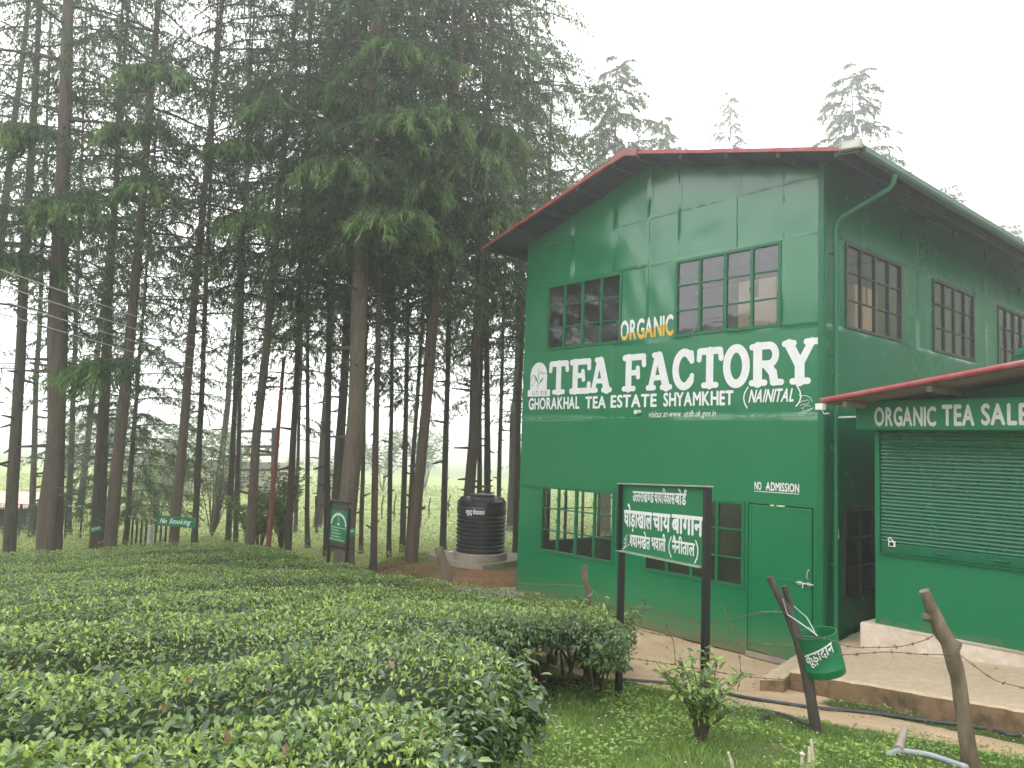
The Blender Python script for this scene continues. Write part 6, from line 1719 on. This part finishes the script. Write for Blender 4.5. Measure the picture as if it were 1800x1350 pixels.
# far shed
sb_ = at_g(-10, 25); o = empty('shed', sb_, .1, 'low dark shed with weathered pinkish-red roof at the left edge', 'shed')
m2 = MB(); m2.box(-2.6, 1.0, -.05, 2.8, 0, .70); m2.build('wall', M['shed_dark'], o)
m2 = MB(); m2.add([(-2.9, -.45, .66), (1.2, -.45, .66), (1.2, 1.4, 1.02), (-2.9, 1.4, 1.02), (-2.9, 3.2, .66), (1.2, 3.2, .66), (-2.9, -.45, .72), (1.2, -.45, .72), (1.2, 1.4, 1.08), (-2.9, 1.4, 1.08), (-2.9, 3.2, .72), (1.2, 3.2, .72)],
       [(0, 3, 2, 1), (3, 4, 5, 2), (6, 7, 8, 9), (9, 8, 11, 10), (0, 1, 7, 6), (4, 10, 11, 5), (1, 2, 8, 7), (2, 5, 11, 8), (0, 6, 9, 3), (3, 9, 10, 4)]); m2.build('roof', plain('faded_pink_roofing', (.42, .25, .20), .7, var=.2), o)
m2 = MB(); m2.box(1.0005, 1.34, -.12, -.06, .05, .72); m2.build('panel', plain('blue_green_sheet', (.10, .22, .17), .5), o)
# low building strip in the mist
mb_ = at_g(345, 50); o = empty('far_building', mb_, -.05, 'long pale low building far off in the mist behind the No Smoking sign', 'building')
m2 = MB(); m2.box(-5, 5, 0, 4, 0, 1.5); m2.build('wall', M['plinth'], o)
m2 = MB(); m2.box(-5.3, 5.3, -.4, 4.4, 1.501, 1.75); m2.build('roof', M['slab'], o)
# field fence stakes
for i, (x, d) in enumerate(((558, 27), (693, 33), (671, 33), (754, 34), (788, 35))):
    p = at_g(x, d); o = empty('field_stake', p, 0, ['thick dark stake left of the notice board in the field', 'dark stake between two thin trunks in the open field', 'thin stake beside a darker one in the open field', 'thin stake right of the crossed leaning pair', 'thin stake left of the water tank in the field'][i], 'stake', 'stakes of the field fence')
    m2 = MB(); hh_ = (1.25, 1.05, 1.0, .9, .95)[i]; m2.tube([(0, 0, -.1), (-.05, 0, hh_ * .5), (-.10 if i == 0 else .02, 0, hh_)], [.075 if i == 0 else .04, .06 if i == 0 else .032, .05 if i == 0 else .026], 7); m2.build('timber', M['post_dark'], o)
q0, q1 = at_g(540, 33), at_g(830, 35); m2 = MB(); ln = Vector(q1 - q0)
for z in (.35, .7): m2.tube([Vector((0, 0, z)), ln * .5 + Vector((0, 0, z - .03)), ln + Vector((0, 0, z))], .008, 4)
o = m2.build('field_wire', M['wire']); o.location = Vector(q0); tag(o, 'thin wire strung along the stakes of the open field', 'wire')

# far wood and hill in the mist
rng = np.random.default_rng(5)
me0 = [make_crown(70 + k, 2.0, 13 + 2 * k, 2.6 + .3 * k, 34, .42) for k in range(3)]
def arrs(me):
    V = np.empty(len(me.vertices) * 3, np.float32); me.vertices.foreach_get('co', V); F = np.empty(len(me.loops), np.int32); me.loops.foreach_get('vertex_index', F)
    t = np.empty(len(me.vertices), np.float32); me.attributes['tint'].data.foreach_get('value', t); return V.reshape(-1, 3), F.reshape(-1, 3), t
AR = [arrs(m) for m in me0]; VV = []; FF = []; TT = []; nv = 0
for k in range(70):
    y = rng.uniform(85, 230); x = rng.uniform(-.78 * y, .20 * y); V, F, t = AR[k % 3]; s = rng.uniform(.42, .85) * (y / 120) ** .7; a = rng.uniform(0, 6.28)
    W = V * s; W = np.column_stack([W[:, 0] * math.cos(a) - W[:, 1] * math.sin(a) + x, W[:, 0] * math.sin(a) + W[:, 1] * math.cos(a) + y, W[:, 2] + tz(x, y) - 1.0])
    VV.append(W); FF.append(F + nv); TT.append(np.clip(t + .30, 0, 1)); nv += len(W)  # tint raised: part of the misty paleness is put into the leaf colour
tag(np_mesh('distant_wood', np.concatenate(VV), np.concatenate(FF), M['needle'], tint=np.concatenate(TT)), 'pale misty wood far beyond the open tea field', 'distant wood', kind='stuff')
VV = []; FF = []; TT = []; nv = 0
for k in range(95):
    x = rng.uniform(-52, -28); y = rng.uniform(-34, 27); V, F, t = AR[k % 3]; s = rng.uniform(.36, .58); a = rng.uniform(0, 6.28)
    W = V * s; W = np.column_stack([W[:, 0] * math.cos(a) - W[:, 1] * math.sin(a) + x, W[:, 0] * math.sin(a) + W[:, 1] * math.cos(a) + y, W[:, 2] + tz(x, y) - 1.2])
    VV.append(W); FF.append(F + nv); TT.append(t); nv += len(W)
tag(np_mesh('side_wood', np.concatenate(VV), np.concatenate(FF), M['needle'], tint=np.concatenate(TT)), 'dark wood on the slope left of the viewer, mirrored in the green wall', 'wood', kind='stuff')
nx_, ny_ = 60, 14; V = []
for j in range(ny_):
    for i in range(nx_):
        x = -400 + 800 * i / (nx_ - 1); y = 260 + 150 * j / (ny_ - 1); h = 11 * math.sin(min(1, j / 8) * math.pi / 2) * (1 + .5 * vn(x * .009, 3, 1) + .2 * vn(x * .03, y * .015, 4)) - 2.2
        V.append((x, y, h))
I = np.arange(nx_ * ny_).reshape(ny_, nx_)
tag(np_mesh('hills', np.array(V), np.stack([I[:-1, :-1], I[:-1, 1:], I[1:, 1:], I[1:, :-1]], -1).reshape(-1, 4), plain('wooded_hillside', (.05, .075, .035), .95, var=.5, scale=.25), smooth=True), kind='structure')

def side_hill(name, sgn, y0, y1, h):
    V = []; n1, n2 = 40, 12
    for j in range(n2):
        for i in range(n1):
            y = y0 + (y1 - y0) * i / (n1 - 1); x = sgn * (50 + 90 * j / (n2 - 1)); e = math.sin(math.pi * i / (n1 - 1)) ** .5
            V.append((x, y, -2.2 + (h + 3 * vn(y * .05, j * .4, 3) + 1.6 * vn(y * .2, j * 1.3, 8)) * e * math.sin(min(1, j / 2) * math.pi / 2)))
    I = np.arange(n1 * n2).reshape(n2, n1)
    tag(np_mesh(name, np.array(V), np.stack([I[:-1, :-1], I[:-1, 1:], I[1:, 1:], I[1:, :-1]], -1).reshape(-1, 4), bpy.data.materials['wooded_hillside'], smooth=True), kind='structure')
side_hill('hills', -1, -95, 56, 19); side_hill('hills', 1, -80, 74, 30)  # hills out of view, added and sized to dim sky mirrored in walls and panes

# ================================================================== HAZE
hb = MB(); hb.box(-430, 430, -430, 430, -4.5, 38)
hm = bpy.data.materials.new('mist'); hm.use_nodes = True; t = hm.node_tree
for nd_ in list(t.nodes):
    if nd_.type == 'BSDF_PRINCIPLED': t.nodes.remove(nd_)
pv = t.nodes.new('ShaderNodeVolumePrincipled'); pv.inputs['Density'].default_value = HAZE_DENSITY; pv.inputs['Color'].default_value = (.97, .975, .985, 1); pv.inputs['Anisotropy'].default_value = HAZE_G
t.links.new(pv.outputs[0], [n_ for n_ in t.nodes if n_.type == 'OUTPUT_MATERIAL'][0].inputs['Volume'])
ho = hb.build('haze', hm); tag(ho, 'thin pale mist hanging over the whole hillside', 'mist', kind='stuff')
